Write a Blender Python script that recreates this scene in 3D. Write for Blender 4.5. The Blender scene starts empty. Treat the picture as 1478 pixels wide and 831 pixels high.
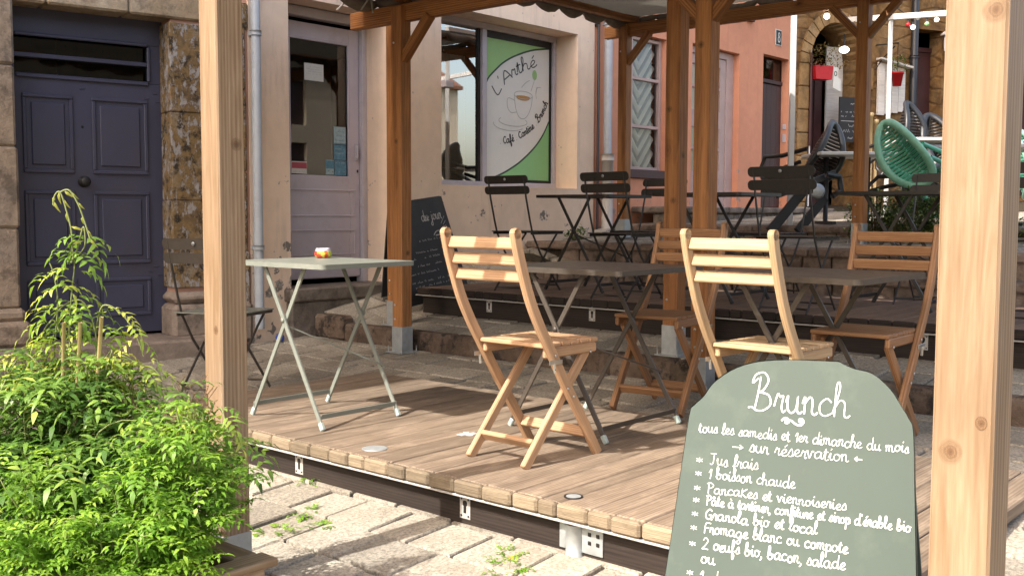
import bpy, math, random
from mathutils import Vector, Matrix
R = random.Random(7)
S = bpy.context.scene
C = S.collection
rad = math.radians

# ------------------------------------------------------------------ camera
cam_d = bpy.data.cameras.new('camera')
cam = bpy.data.objects.new('camera', cam_d); C.objects.link(cam)
cam_d.sensor_width = 36.0; cam_d.lens = 36.0*1496.48/1478.0
cam_d.clip_start = 0.05; cam_d.clip_end = 2000
_pi, _ro, _ya = 0.0716518, 0.00284822, 0.716901
fw = Vector((math.cos(_pi)*math.cos(_ya), math.cos(_pi)*math.sin(_ya), -math.sin(_pi)))
rt = Vector((math.sin(_ya), -math.cos(_ya), 0)); up = rt.cross(fw)
r2 = rt*math.cos(_ro)+up*math.sin(_ro); u2 = -rt*math.sin(_ro)+up*math.cos(_ro)
m = Matrix((r2, u2, -fw)).transposed().to_4x4(); m.translation = Vector((0, 0, 1.0))
cam.matrix_world = m
S.camera = cam

# ------------------------------------------------------------------ light
SUN_EL, SUN_DIR = 45.7, -12.0          # degrees; SUN_DIR = heading the light travels towards
W = bpy.data.worlds.new('World'); S.world = W; W.use_nodes = True
wn = W.node_tree
bg = wn.nodes['Background']
sky = wn.nodes.new('ShaderNodeTexSky'); sky.sky_type = 'NISHITA'; sky.sun_disc = False
sky.sun_elevation = rad(SUN_EL)
# nishita: rotation 0 puts the sun at +Y, clockwise positive
_az = rad(SUN_DIR+180)
sky.sun_rotation = rad(90)-_az
sky.air_density = 1.0; sky.dust_density = 4.0; sky.ozone_density = 0.3
_tint = wn.nodes.new('ShaderNodeMix'); _tint.data_type = 'RGBA'; _tint.blend_type = 'MULTIPLY'; _tint.inputs[0].default_value = 1.0
_tint.inputs[7].default_value = (1.06, 0.97, 0.87, 1)          # hazy southern sky, camera balanced for shade
wn.links.new(sky.outputs[0], _tint.inputs[6]); wn.links.new(_tint.outputs[2], bg.inputs[0]); bg.inputs[1].default_value = 0.15
sl = bpy.data.lights.new('sun', 'SUN'); so = bpy.data.objects.new('sun', sl); C.objects.link(so)
sl.energy = 2.15; sl.angle = rad(0.53); sl.color = (1.0, 0.95, 0.88)
ld = Vector((math.cos(rad(SUN_DIR))*math.cos(rad(SUN_EL)), math.sin(rad(SUN_DIR))*math.cos(rad(SUN_EL)), -math.sin(rad(SUN_EL))))
so.rotation_euler = ld.to_track_quat('-Z', 'Y').to_euler()
so.location = (-20, 4, 20)
S.view_settings.view_transform = 'Standard'; S.view_settings.look = 'None'
S.view_settings.exposure = 1.95; S.view_settings.gamma = 1.0
S.view_settings.use_curve_mapping = False
S.render.engine = 'CYCLES'
S.cycles.use_adaptive_sampling = False
S.cycles.use_denoising = True; S.cycles.denoiser = 'OPENIMAGEDENOISE'; S.cycles.denoising_prefilter = 'ACCURATE'; S.cycles.denoising_input_passes = 'RGB_ALBEDO_NORMAL'
S.cycles.caustics_reflective = False; S.cycles.caustics_refractive = False; S.cycles.blur_glossy = 0.5
S.cycles.sample_clamp_indirect = 4.0
W.cycles.sampling_method = 'MANUAL'; W.cycles.sample_map_resolution = 1024
S.cycles.max_bounces = 8; S.cycles.transparent_max_bounces = 12

# ------------------------------------------------------------------ mesh builder
class MB:
    """collects shapes; build() links them as one mesh with grain ('g') and 'tone' attributes"""
    def __init__(self):
        self.v = []; self.f = []; self.g = []; self.t = []; self.s = []
    def add(self, vs, fs, g=None, tone=1.0, smooth=False):
        o = len(self.v)
        self.v += [tuple(p) for p in vs]
        self.g += [tuple(p) for p in (g if g is not None else vs)]
        self.t += list(tone) if isinstance(tone, (list, tuple)) else [tone]*len(vs)
        for f in fs:
            self.f.append(tuple(i+o for i in f)); self.s.append(smooth)
    def box(self, c, size, rot=None, ch=0.004, tone=1.0, axis=0, seed=None):
        """chamfered box; axis = the grain direction"""
        hx, hy, hz = size[0]/2, size[1]/2, size[2]/2
        ch = min(ch, hx*.8, hy*.8, hz*.8)
        vs = []; key = {}
        for sx in (-1, 1):
            for sy in (-1, 1):
                for sz in (-1, 1):
                    for k in range(3):
                        p = [sx*(hx-ch), sy*(hy-ch), sz*(hz-ch)]
                        p[k] = (sx*hx, sy*hy, sz*hz)[k]
                        key[(sx, sy, sz, k)] = len(vs); vs.append(Vector(p))
        fs = []
        K = lambda a, b, c_, k: key[(a, b, c_, k)]
        for s in (-1, 1):
            q = [K(s, -1, -1, 0), K(s, 1, -1, 0), K(s, 1, 1, 0), K(s, -1, 1, 0)]; fs.append(q if s > 0 else q[::-1])
            q = [K(-1, s, -1, 1), K(-1, s, 1, 1), K(1, s, 1, 1), K(1, s, -1, 1)]; fs.append(q if s > 0 else q[::-1])
            q = [K(-1, -1, s, 2), K(1, -1, s, 2), K(1, 1, s, 2), K(-1, 1, s, 2)]; fs.append(q if s > 0 else q[::-1])
        for a in (-1, 1):
            for b in (-1, 1):
                q = [K(-1, a, b, 1), K(1, a, b, 1), K(1, a, b, 2), K(-1, a, b, 2)]; fs.append(q if a*b < 0 else q[::-1])
                q = [K(a, -1, b, 2), K(a, 1, b, 2), K(a, 1, b, 0), K(a, -1, b, 0)]; fs.append(q if a*b < 0 else q[::-1])
                q = [K(a, b, -1, 0), K(a, b, 1, 0), K(a, b, 1, 1), K(a, b, -1, 1)]; fs.append(q if a*b < 0 else q[::-1])
        for a in (-1, 1):
            for b in (-1, 1):
                for c_ in (-1, 1):
                    q = [K(a, b, c_, 0), K(a, b, c_, 1), K(a, b, c_, 2)]; fs.append(q if a*b*c_ > 0 else q[::-1])
        off = Vector((R.uniform(0, 40), R.uniform(0, 40), R.uniform(0, 40)))
        perm = {0: (0, 1, 2), 1: (1, 2, 0), 2: (2, 0, 1)}[axis]
        g = [Vector((p[perm[0]], p[perm[1]], p[perm[2]]))+off for p in vs]
        c = Vector(c)
        if rot is not None: vs = [rot @ p + c for p in vs]
        else: vs = [p + c for p in vs]
        self.add(vs, fs, g, tone)
    def bar(self, p0, p1, w, h, upv=(0, 0, 1), ch=0.004, tone=1.0):
        """rectangular bar from p0 to p1; w across, h along upv"""
        p0 = Vector(p0); p1 = Vector(p1); d = (p1-p0); L = d.length; x = d/L
        u = Vector(upv); z = (u-x*u.dot(x)).normalized(); y = z.cross(x)
        self.box((p0+p1)/2, (L, w, h), Matrix((x, y, z)).transposed(), ch, tone)
    def tube(self, pts, r, n=8, tone=1.0, cap=True, flat=1.0, closed=False):
        pts = [Vector(p) for p in pts]; rs = r if isinstance(r, (list, tuple)) else [r]*len(pts)
        vs = []; g = []; fs = []; L = 0; off = R.uniform(0, 30)
        prev = None; N = len(pts)
        for i, p in enumerate(pts):
            if closed: d = pts[(i+1) % N]-pts[i-1]
            else: d = pts[min(i+1, N-1)]-pts[max(i-1, 0)]
            d.normalize()
            if prev is None:
                a = Vector((0, 0, 1)) if abs(d.z) < .9 else Vector((1, 0, 0))
                prev = (a-d*a.dot(d)).normalized()
            else: prev = (prev-d*prev.dot(d)).normalized()
            b = d.cross(prev)
            if i: L += (p-pts[i-1]).length
            for k in range(n):
                t = 2*math.pi*k/n
                q = prev*math.cos(t)*rs[i]+b*math.sin(t)*rs[i]*flat
                vs.append(p+q); g.append((L+off, math.cos(t)*rs[i]+off, math.sin(t)*rs[i]))
        M = N if closed else N-1
        for i in range(M):
            j = (i+1) % N
            for k in range(n):
                k2 = (k+1) % n
                fs.append((i*n+k, j*n+k, j*n+k2, i*n+k2)[::-1])
        if cap and not closed:
            fs.append(tuple(range(n))); fs.append(tuple((N-1)*n+k for k in range(n))[::-1])
        self.add(vs, fs, g, tone, True)
    def sweep(self, pts, w, h, side, tone=1.0):
        """rectangular section (w along side, h across the path) along a planar path"""
        pts = [Vector(p) for p in pts]; sd = Vector(side).normalized(); vs = []; g = []; fs = []; L = 0
        off = Vector((R.uniform(0, 40), R.uniform(0, 40), R.uniform(0, 40))); N = len(pts); c = .0035
        prof = [(-w/2, -h/2+c), (-w/2+c, -h/2), (w/2-c, -h/2), (w/2, -h/2+c), (w/2, h/2-c), (w/2-c, h/2), (-w/2+c, h/2), (-w/2, h/2-c)]
        for i, p in enumerate(pts):
            d = (pts[min(i+1, N-1)]-pts[max(i-1, 0)]).normalized(); n_ = sd.cross(d)
            if i: L += (p-pts[i-1]).length
            for a, b in prof:
                vs.append(p+sd*a+n_*b); g.append(Vector((L, a, b))+off)
        for i in range(N-1):
            for k in range(8):
                k2 = (k+1) % 8
                fs.append((i*8+k, i*8+k2, (i+1)*8+k2, (i+1)*8+k))
        fs.append(tuple(range(8))[::-1]); fs.append(tuple((N-1)*8+k for k in range(8)))
        self.add(vs, fs, g, tone)
    def prism(self, outline, th, M=None, tone=1.0):
        """outline in local XY (counter-clockwise), extruded along local Z from 0 to -th"""
        M = M or Matrix.Identity(4); n = len(outline)
        off = Vector((R.uniform(0, 40), R.uniform(0, 40), 0))
        lo = [Vector((a, b, 0)) for a, b in outline]+[Vector((a, b, -th)) for a, b in outline]
        fs = [tuple(range(n)), tuple(range(n, 2*n))[::-1]]
        for i in range(n):
            j = (i+1) % n; fs.append((i, i+n, j+n, j))
        self.add([M @ p for p in lo], fs, [p+off for p in lo], tone)
    def lathe(self, prof, n=20, M=None, tone=1.0, capb=True, capt=False):
        M = M or Matrix.Identity(4); vs = []; fs = []
        for r, z in prof:
            for k in range(n):
                t = 2*math.pi*k/n; vs.append(Vector((r*math.cos(t), r*math.sin(t), z)))
        for i in range(len(prof)-1):
            for k in range(n):
                k2 = (k+1) % n; fs.append((i*n+k, i*n+k2, (i+1)*n+k2, (i+1)*n+k))
        if capb: fs.append(tuple(range(n))[::-1])
        if capt: fs.append(tuple((len(prof)-1)*n+k for k in range(n)))
        self.add([M @ p for p in vs], fs, vs, tone, True)
    def quad(self, a, b, c, d, tone=1.0, g=None):
        self.add([a, b, c, d], [(0, 1, 2, 3)], g, tone)
    def ribbon(self, pts, w, M, z=0.0008):
        """flat ribbon along a polyline in local XY"""
        N = len(pts); vs = []; fs = []
        for i, p in enumerate(pts):
            a = pts[max(i-1, 0)]; b = pts[min(i+1, N-1)]
            dx, dy = b[0]-a[0], b[1]-a[1]; l = math.hypot(dx, dy) or 1e-6
            nx, ny = -dy/l*w/2, dx/l*w/2
            vs += [M @ Vector((p[0]-nx, p[1]-ny, z)), M @ Vector((p[0]+nx, p[1]+ny, z))]
        for i in range(N-1): fs.append((2*i, 2*i+2, 2*i+3, 2*i+1))
        self.add(vs, fs)
    def build(self, name, mat, parent=None):
        me = bpy.data.meshes.new(name)
        me.from_pydata(self.v, [], self.f); me.update()
        a = me.attributes.new('g', 'FLOAT_VECTOR', 'POINT')
        a.data.foreach_set('vector', [x for p in self.g for x in p])
        a = me.attributes.new('tone', 'FLOAT', 'POINT'); a.data.foreach_set('value', self.t)
        me.polygons.foreach_set('use_smooth', self.s)
        if isinstance(mat, (list, tuple)):
            for x in mat: me.materials.append(x)
        else: me.materials.append(mat)
        o = bpy.data.objects.new(name, me); C.objects.link(o)
        if parent is not None: o.parent = parent
        return o

def tag(o, label=None, cat=None, group=None, kind=None):
    if label: o['label'] = label
    if cat: o['category'] = cat
    if group: o['group'] = group
    if kind: o['kind'] = kind
    return o
def thing(name, label, cat, loc=(0, 0, 0), rz=0.0, group=None, rx=0.0, ry=0.0):
    o = bpy.data.objects.new(name, None); C.objects.link(o); o.empty_display_size = .1
    o.location = loc; o.rotation_euler = (rx, ry, rz)
    return tag(o, label, cat, group)
def copy_tree(o, parent=None):
    c = o.copy(); C.objects.link(c)
    if parent is not None: c.parent = parent
    for ch in list(o.children): copy_tree(ch, c)
    return c
def place(proto, first, loc, rz, label, group=None):
    o = proto if first else copy_tree(proto)
    o.location = loc; o.rotation_euler = (0, 0, rz); o['label'] = label
    if group: o['group'] = group
    return o
def part(mb, name, mat, parent, label=None):
    o = mb.build(name, mat, parent)
    if label: o['label'] = label
    return o
def sm(a, b, x):
    t = max(0, min(1, (x-a)/(b-a))); return t*t*(3-2*t)
def lerp(a, b, t): return a+(b-a)*t
def pw(x, pts):
    if x <= pts[0][0]: return pts[0][1]
    for (a, b), (c, d) in zip(pts, pts[1:]):
        if x <= c: return b+(d-b)*(x-a)/(c-a)
    return pts[-1][1]
def rotz(a): return Matrix.Rotation(a, 3, 'Z')
def frame(o, x, y, z):
    M = Matrix((Vector(x), Vector(y), Vector(z))).transposed().to_4x4(); M.translation = Vector(o); return M

# ------------------------------------------------------------------ materials
class NT:
    def __init__(self, name):
        self.m = bpy.data.materials.new(name); self.m.use_nodes = True
        self.t = self.m.node_tree; self.b = self.t.nodes['Principled BSDF']; self.out = self.t.nodes['Material Output']
    def n(self, typ, **kw):
        x = self.t.nodes.new(typ)
        for k, v in kw.items():
            if k.startswith('i_'):
                x.inputs[k[2:].replace('_', ' ')].default_value = v
            else: setattr(x, k, v)
        return x
    def l(self, a, b): self.t.links.new(a, b)
    def attr(self, name): return self.n('ShaderNodeAttribute', attribute_name=name)
    def obj(self): return self.n('ShaderNodeTexCoord').outputs['Object']
    def pos(self): return self.n('ShaderNodeNewGeometry').outputs['Position']
    def map(self, vec, scale=(1, 1, 1), rot=(0, 0, 0)):
        x = self.n('ShaderNodeMapping'); x.inputs['Scale'].default_value = scale; x.inputs['Rotation'].default_value = rot
        self.l(vec, x.inputs['Vector']); return x.outputs[0]
    def noise(self, vec, scale, detail=5, rough=.55, dist=0.0):
        x = self.n('ShaderNodeTexNoise'); x.inputs['Scale'].default_value = scale; x.inputs['Detail'].default_value = detail
        x.inputs['Roughness'].default_value = rough; x.inputs['Distortion'].default_value = dist
        if vec is not None: self.l(vec, x.inputs['Vector'])
        return x.outputs['Fac']
    def vor(self, vec, scale, feature='F1', out='Distance', rnd=1.0):
        x = self.n('ShaderNodeTexVoronoi', feature=feature); x.inputs['Scale'].default_value = scale
        x.inputs['Randomness'].default_value = rnd
        self.l(vec, x.inputs['Vector']); return x.outputs[out]
    def ramp(self, fac, stops, interp='LINEAR'):
        x = self.n('ShaderNodeValToRGB'); e = x.color_ramp; e.interpolation = interp
        while len(e.elements) < len(stops): e.elements.new(.5)
        for el, (p, c) in zip(e.elements, stops):
            el.position = p; el.color = (c[0], c[1], c[2], 1) if isinstance(c, (tuple, list)) else (c, c, c, 1)
        self.l(fac, x.inputs[0]); return x.outputs[0]
    def mix(self, fac, a, b, blend='MIX'):
        x = self.n('ShaderNodeMix', data_type='RGBA', blend_type=blend)
        for s, v in ((0, fac), (6, a), (7, b)):
            if isinstance(v, (int, float)): x.inputs[s].default_value = v if s == 0 else (v, v, v, 1)
            elif isinstance(v, (tuple, list)): x.inputs[s].default_value = (v[0], v[1], v[2], 1)
            else: self.l(v, x.inputs[s])
        return x.outputs[2]
    def math(self, op, a, b=0.0):
        x = self.n('ShaderNodeMath', operation=op)
        for s, v in ((0, a), (1, b)):
            if isinstance(v, (int, float)): x.inputs[s].default_value = v
            else: self.l(v, x.inputs[s])
        return x.outputs[0]
    def sep(self, vec):
        x = self.n('ShaderNodeSeparateXYZ'); self.l(vec, x.inputs[0]); return x.outputs
    def bump(self, h, strength=.3, dist=.01):
        x = self.n('ShaderNodeBump'); x.inputs['Strength'].default_value = strength; x.inputs['Distance'].default_value = dist
        self.l(h, x.inputs['Height']); self.l(x.outputs[0], self.b.inputs['Normal'])
    def set(self, col=None, rough=None, metal=None, spec=None):
        for k, v in (('Base Color', col), ('Roughness', rough), ('Metallic', metal), ('Specular IOR Level', spec)):
            if v is None: continue
            if isinstance(v, (int, float)): self.b.inputs[k].default_value = v
            elif isinstance(v, (tuple, list)): self.b.inputs[k].default_value = (v[0], v[1], v[2], 1)
            else: self.l(v, self.b.inputs[k])
        return self.m
MT = {}
def wood(key, dark, light, rough=.62, knots=.5, gscale=1.0, wear=None, bumpy=.25):
    t = NT(key); g = t.attr('g').outputs['Vector']
    warp = t.map(g, (1.1*gscale, 13*gscale, 13*gscale))
    n1 = t.noise(warp, 3.2, 4, .55, 1.2)
    rings = t.n('ShaderNodeTexWave', wave_type='BANDS', bands_direction='Y'); rings.inputs['Scale'].default_value = 1.5
    rings.inputs['Distortion'].default_value = 9; rings.inputs['Detail'].default_value = 3; rings.inputs['Detail Scale'].default_value = .6
    t.l(t.map(g, (.35*gscale, 15*gscale, 9*gscale)), rings.inputs['Vector'])
    fine = t.noise(t.map(g, (6, 160, 160)), 1.0, 3, .6)
    fib = t.noise(t.map(g, (1.4*gscale, 46*gscale, 46*gscale)), 1.0, 4, .6, .4)
    f = t.math('ADD', t.math('ADD', t.math('MULTIPLY', n1, .46), t.math('MULTIPLY', rings.outputs['Fac'], .20)), t.math('MULTIPLY', fib, .34))
    col = t.ramp(f, [(.33, dark), (.66, light)])
    col = t.mix(.55, col, t.ramp(fine, [(.3, .72), (.7, 1.12)]), 'MULTIPLY')
    big = t.noise(t.map(g, (.9, 2.5, 2.5)), 1.3, 2)
    col = t.mix(.6, col, t.ramp(big, [(.3, (.80, .78, .76)), (.7, (1.14, 1.12, 1.10))]), 'MULTIPLY')
    if knots:
        kw = t.n('ShaderNodeVectorMath', operation='ADD'); t.l(t.map(g, (2.3, 3.4, 3.4)), kw.inputs[0])
        nz = t.n('ShaderNodeTexNoise'); nz.inputs['Scale'].default_value = 14; t.l(g, nz.inputs['Vector'])
        ns = t.n('ShaderNodeVectorMath', operation='SCALE'); t.l(nz.outputs['Color'], ns.inputs[0]); ns.inputs['Scale'].default_value = .07; t.l(ns.outputs[0], kw.inputs[1])
        k = t.vor(kw.outputs[0], 1.0)
        kk = t.ramp(k, [(.045, 1.0), (.062, .5), (.075, .75), (.09, .3), (.105, .42), (.135, .12), (.16, .2), (.21, 0.0)])
        col = t.mix(t.math('MULTIPLY', kk, knots), col, (dark[0]*.45, dark[1]*.38, dark[2]*.32))
    if wear:
        wn_ = t.noise(t.map(t.pos(), (3, 9, 9)), 1.6, 5, .65)
        col = t.mix(t.ramp(wn_, [(.5, 0), (.75, wear[3])]), col, wear[:3])
    tone = t.attr('tone').outputs['Fac']
    vm = t.n('ShaderNodeVectorMath', operation='SCALE'); t.l(col, vm.inputs[0]); t.l(tone, vm.inputs['Scale'])
    t.set(vm.outputs[0], rough, spec=.35)
    t.bump(t.math('ADD', fine, t.math('MULTIPLY', f, .8)), bumpy, .0025)
    MT[key] = t.m; return t.m
wood('pine', (.22, .142, .08), (.365, .265, .175), knots=.85)
wood('stained_pine', (.19, .078, .026), (.44, .20, .072), knots=.9)
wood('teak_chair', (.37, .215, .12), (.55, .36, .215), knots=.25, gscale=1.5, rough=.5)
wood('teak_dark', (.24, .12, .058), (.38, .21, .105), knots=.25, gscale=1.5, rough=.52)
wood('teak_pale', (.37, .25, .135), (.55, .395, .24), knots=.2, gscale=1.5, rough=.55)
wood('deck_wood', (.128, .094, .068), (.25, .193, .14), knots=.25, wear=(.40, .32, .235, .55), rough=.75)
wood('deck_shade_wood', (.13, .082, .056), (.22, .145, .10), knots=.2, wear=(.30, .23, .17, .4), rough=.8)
wood('end_grain', (.15, .115, .075), (.30, .24, .165), knots=.0, gscale=3, rough=.85, wear=(.10, .08, .055, .7), bumpy=.6)  # worn board ends, toned paler to put the sunlit edge into the colour
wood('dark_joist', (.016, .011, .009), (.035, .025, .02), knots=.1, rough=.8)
wood('white_board', (.55, .53, .50), (.74, .72, .69), knots=.2)
wood('bamboo', (.48, .36, .17), (.66, .52, .29), knots=0, rough=.5)

def plain(key, col, rough=.5, metal=0.0, var=.12, scale=18, bumpy=0.0, spec=.5, dirt=None):
    t = NT(key); p = t.obj()
    n = t.noise(p, scale, 5, .6)
    c = t.mix(1.0, t.ramp(n, [(.3, 1-var), (.7, 1+var)]), col, 'MULTIPLY')
    if dirt:
        c = t.mix(t.ramp(t.noise(p, dirt[4] if len(dirt) > 4 else 5, 6, .7), [(.52, 0), (.68, dirt[3])]), c, dirt[:3])
    tone = t.attr('tone').outputs['Fac']
    vm = t.n('ShaderNodeVectorMath', operation='SCALE'); t.l(c, vm.inputs[0]); t.l(tone, vm.inputs['Scale'])
    t.set(vm.outputs[0], t.ramp(n, [(.2, max(.05, rough-.08)), (.8, min(1, rough+.1))]), metal, spec)
    if bumpy: t.bump(n, bumpy, .004)
    MT[key] = t.m; return t.m
plain('grey_metal', (.195, .212, .183), .42, 0, .06, 30, dirt=(.30, .29, .25, .35))
plain('brown_metal', (.070, .058, .047), .38, 0, .12, 30)
plain('black_metal', (.021, .018, .016), .42, 0, .2, 30)
plain('zinc', (.42, .45, .46), .5, .55, .16, 22, .1)
plain('steel', (.62, .62, .60), .3, .9, .08, 30)
plain('foot_plastic', (.36, .44, .41), .35)
plain('white_strip', (.42, .40, .37), .5)
plain('lilac_paint', (.56, .505, .565), .5, 0, .07, 6, .08, dirt=(.23, .19, .20, .35, 3))
plain('frame_paint', (.52, .48, .52), .45, 0, .07, 8, .05, dirt=(.24, .21, .21, .4, 4))
plain('navy_paint', (.046, .048, .086), .45, 0, .16, 4, .1, dirt=(.045, .036, .036, .5, 2.0))
plain('dark_iron', (.02, .018, .017), .5, .3)
plain('downpipe_paint', (.30, .33, .36), .45, 0, .1, 6, dirt=(.18, .17, .17, .5, 4))
plain('pipe_white', (.46, .44, .41), .5, 0, .1, 6, dirt=(.2, .17, .14, .5, 6))
plain('chalk_green', (.050, .072, .060), .7, 0, .10, 5, .03, dirt=(.10, .125, .105, .35, 6))
plain('chalk_black', (.018, .018, .020), .6, 0, .3, 5, dirt=(.05, .05, .05, .5, 3))
plain('chalk', (.70, .71, .68), .8)
plain('chalk_dim', (.42, .42, .42), .8)
plain('paint_edge', (.055, .075, .055), .6)
plain('sign_green', (.33, .58, .21), .45, 0, .05, 3)
plain('sign_green_low', (.26, .56, .24), .45, 0, .05, 3)
plain('sign_white', (.78, .77, .72), .5, 0, .04, 3)
plain('sign_ink', (.06, .06, .06), .6)
plain('sign_dark_green', (.015, .055, .03), .5)
plain('sign_pale', (.44, .44, .42), .6)
plain('sign_orange', (.50, .26, .06), .5)
plain('paper', (.66, .66, .62), .7, 0, .04)
plain('sticker_blue', (.10, .25, .36), .4, 0, .35, 30)
plain('sticker_pale', (.35, .48, .52), .4, 0, .2, 30)
plain('sticker_red', (.42, .06, .09), .45)
plain('red_paint', (.45, .015, .02), .45)
plain('dark_red_wood', (.055, .018, .018), .5, 0, .2, 6)
plain('brown_door', (.055, .032, .032), .55, 0, .2, 6)
plain('pink_frame', (.44, .32, .29), .5, 0, .1, 6)
plain('white_paint', (.58, .58, .57), .45, 0, .05, 8, dirt=(.5, .48, .44, .3, 5))
plain('mint_paint', (.13, .48, .33), .35)
plain('mint_light', (.24, .54, .40), .35)
plain('blue_ball', (.02, .07, .45), .3)
plain('lantern_white', (.6, .6, .6), .4)
plain('rubber', (.012, .012, .012), .6)
plain('pipe_black', (.02, .022, .026), .4)
plain('interior', (.030, .024, .022), .8)
plain('soil', (.05, .035, .025), .9, 0, .4, 40)
def curtain_mat():
    t = NT('curtain_cloth'); t.set((.66, .60, .47), .85)
    t.b.inputs['Emission Strength'].default_value = 0
    MT['curtain'] = t.m
curtain_mat()
def lace_mat():
    t = NT('lace_cloth'); p = t.obj()
    w = t.n('ShaderNodeTexWave', wave_type='BANDS'); w.inputs['Scale'].default_value = 40; t.l(p, w.inputs['Vector'])
    tn = t.attr('tone').outputs['Fac']; t.set(t.mix(t.ramp(tn, [(.35, 0), (.6, 1)]), (.30, .29, .30), (.80, .78, .75)), .9); MT['lace'] = t.m
lace_mat()
def canvas_mat():
    t = NT('canvas_cloth'); n = t.noise(t.pos(), 3, 4)
    t.set(t.ramp(n, [(.3, (.09, .085, .068)), (.7, (.13, .122, .10))]), .85)
    wv = t.noise(t.map(t.pos(), (3, 3, 3)), 1.2, 3); t.bump(wv, .6, .05)
    tr = t.n('ShaderNodeBsdfTranslucent'); tr.inputs[0].default_value = (.16, .15, .12, 1)
    mx = t.n('ShaderNodeMixShader'); mx.inputs[0].default_value = .30
    t.l(t.b.outputs[0], mx.inputs[1]); t.l(tr.outputs[0], mx.inputs[2]); t.l(mx.outputs[0], t.out.inputs[0])
    MT['canvas'] = t.m
canvas_mat()
plain('canvas_edge', (.20, .165, .14), .85, 0, .25, 12, .3)
plain('awning_cloth', (.62, .55, .45), .85)
def plaster(key, col, rough=.85, stain=(.3, .25, .2), flake=None, var=.1, bs=.25):
    t = NT(key); p = t.pos()
    n1 = t.noise(p, 1.1, 5, .6); n2 = t.noise(p, 9, 6, .65); n3 = t.noise(p, 70, 3, .6)
    c = t.mix(1.0, t.ramp(n1, [(.25, 1-var), (.75, 1+var)]), col, 'MULTIPLY')
    c = t.mix(.5, c, t.ramp(n2, [(.3, .88), (.7, 1.08)]), 'MULTIPLY')
    drip = t.noise(t.map(p, (5, 5, .55)), 1.5, 5, .65)
    c = t.mix(t.ramp(drip, [(.55, 0), (.78, .45)]), c, stain)
    pits = t.vor(t.map(p, (1, 1, 1)), 6.5)
    c = t.mix(t.ramp(pits, [(.055, .5), (.075, 0)]), c, stain)
    h = t.math('ADD', t.math('MULTIPLY', n2, .7), t.math('MULTIPLY', n3, .3))
    if flake:
        z = t.sep(p)[2]
        fn = t.noise(p, 5.5, 6, .62)
        low = t.ramp(t.math('MULTIPLY', t.math('SUBTRACT', z, flake[3]), .8), [(0.0, .14), (1.0, 0.0)])
        k = t.ramp(t.math('ADD', fn, low), [(.70, 0), (.72, 1)])
        c = t.mix(k, c, t.mix(t.ramp(t.noise(p, 14, 4), [(.4, 0), (.6, 1)]), flake[:3], (.34, .31, .28)))
        h = t.math('SUBTRACT', h, t.math('MULTIPLY', k, .5))
    t.set(c, rough, spec=.2); t.bump(h, bs, .012); MT[key] = t.m
plaster('cafe_plaster', (.82, .635, .49), flake=(.20, .175, .15, .3))
plaster('pink_plaster', (.66, .30, .185), stain=(.42, .19, .12), flake=(.40, .24, .18, .8))
plaster('rose_plaster', (.46, .27, .20), stain=(.30, .20, .16))
plaster('cream_plaster', (.66, .58, .44), stain=(.42, .36, .28))
plaster('grey_plaster', (.50, .47, .42), stain=(.3, .28, .25))
def stone(key, c1, c2, c3, sc=1.0, crack=True, grime=.6, flakes=None, bs=.7, bsc=(.42, .42, .30)):
    t = NT(key); p = t.pos()
    n1 = t.noise(p, 2.2*sc, 6, .6, .6); n2 = t.noise(p, 14*sc, 6, .7); n3 = t.noise(p, 60*sc, 4, .6)
    c = t.ramp(n1, [(.28, c1), (.5, c2), (.72, c3)])
    c = t.mix(.75, c, t.ramp(n2, [(.3, .66), (.7, 1.22)]), 'MULTIPLY')
    h = t.math('ADD', t.math('MULTIPLY', n2, .8), t.math('MULTIPLY', n3, .25))
    if crack:
        v = t.n('ShaderNodeTexVoronoi', feature='DISTANCE_TO_EDGE'); v.inputs['Scale'].default_value = 1.0
        t.l(t.map(p, (1/bsc[0], 1/bsc[1], 1/bsc[2])), v.inputs['Vector'])
        e = t.ramp(v.outputs['Distance'], [(.02, 0), (.09, 1)])
        c = t.mix(1.0, c, t.mix(e, (.80, .77, .74), (1, 1, 1)), 'MULTIPLY')
        h = t.math('ADD', h, t.math('MULTIPLY', e, .7))
    gn = t.noise(p, 4.5*sc, 7, .72)
    c = t.mix(t.ramp(gn, [(.50, 0), (.60, grime)]), c, (.040, .034, .029))
    if flakes:
        fn = t.noise(t.map(p, (5, 5, 2.6)), 3.6, 9, .8)
        k = t.ramp(fn, [(.525, 0), (.545, 1)])
        c = t.mix(k, c, flakes); h = t.math('ADD', h, t.math('MULTIPLY', k, .5))
    t.set(c, .9, spec=.15); t.bump(h, bs, .02); MT[key] = t.m
stone('lintel_stone', (.26, .19, .115), (.36, .275, .18), (.44, .36, .26), 1.0, False, .45)
stone('jamb_stone', (.27, .20, .14), (.36, .275, .20), (.30, .24, .19), 1.2, False, .5)
stone('peeling_stone', (.12, .085, .055), (.25, .165, .075), (.30, .25, .19), 3.0, False, .95, flakes=(.36, .34, .33))
stone('base_stone', (.20, .165, .135), (.27, .215, .175), (.33, .27, .22), 1.0, False, .4)
stone('ochre_stone', (.14, .078, .030), (.22, .125, .05), (.28, .185, .095), .8, True, .5, bsc=(.55, .55, .22))
stone('arch_stone', (.24, .14, .055), (.32, .20, .09), (.38, .27, .15), 1.0, False, .3)
stone('step_stone', (.15, .125, .105), (.22, .185, .155), (.28, .235, .20), 1.0, False, .5)
stone('block_stone', (.15, .115, .092), (.23, .17, .135), (.30, .235, .20), 1.2, False, .5)
stone('kerb_stone', (.075, .055, .043), (.14, .10, .075), (.21, .165, .13), 1.8, False, 1.0, bs=1.0)
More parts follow.
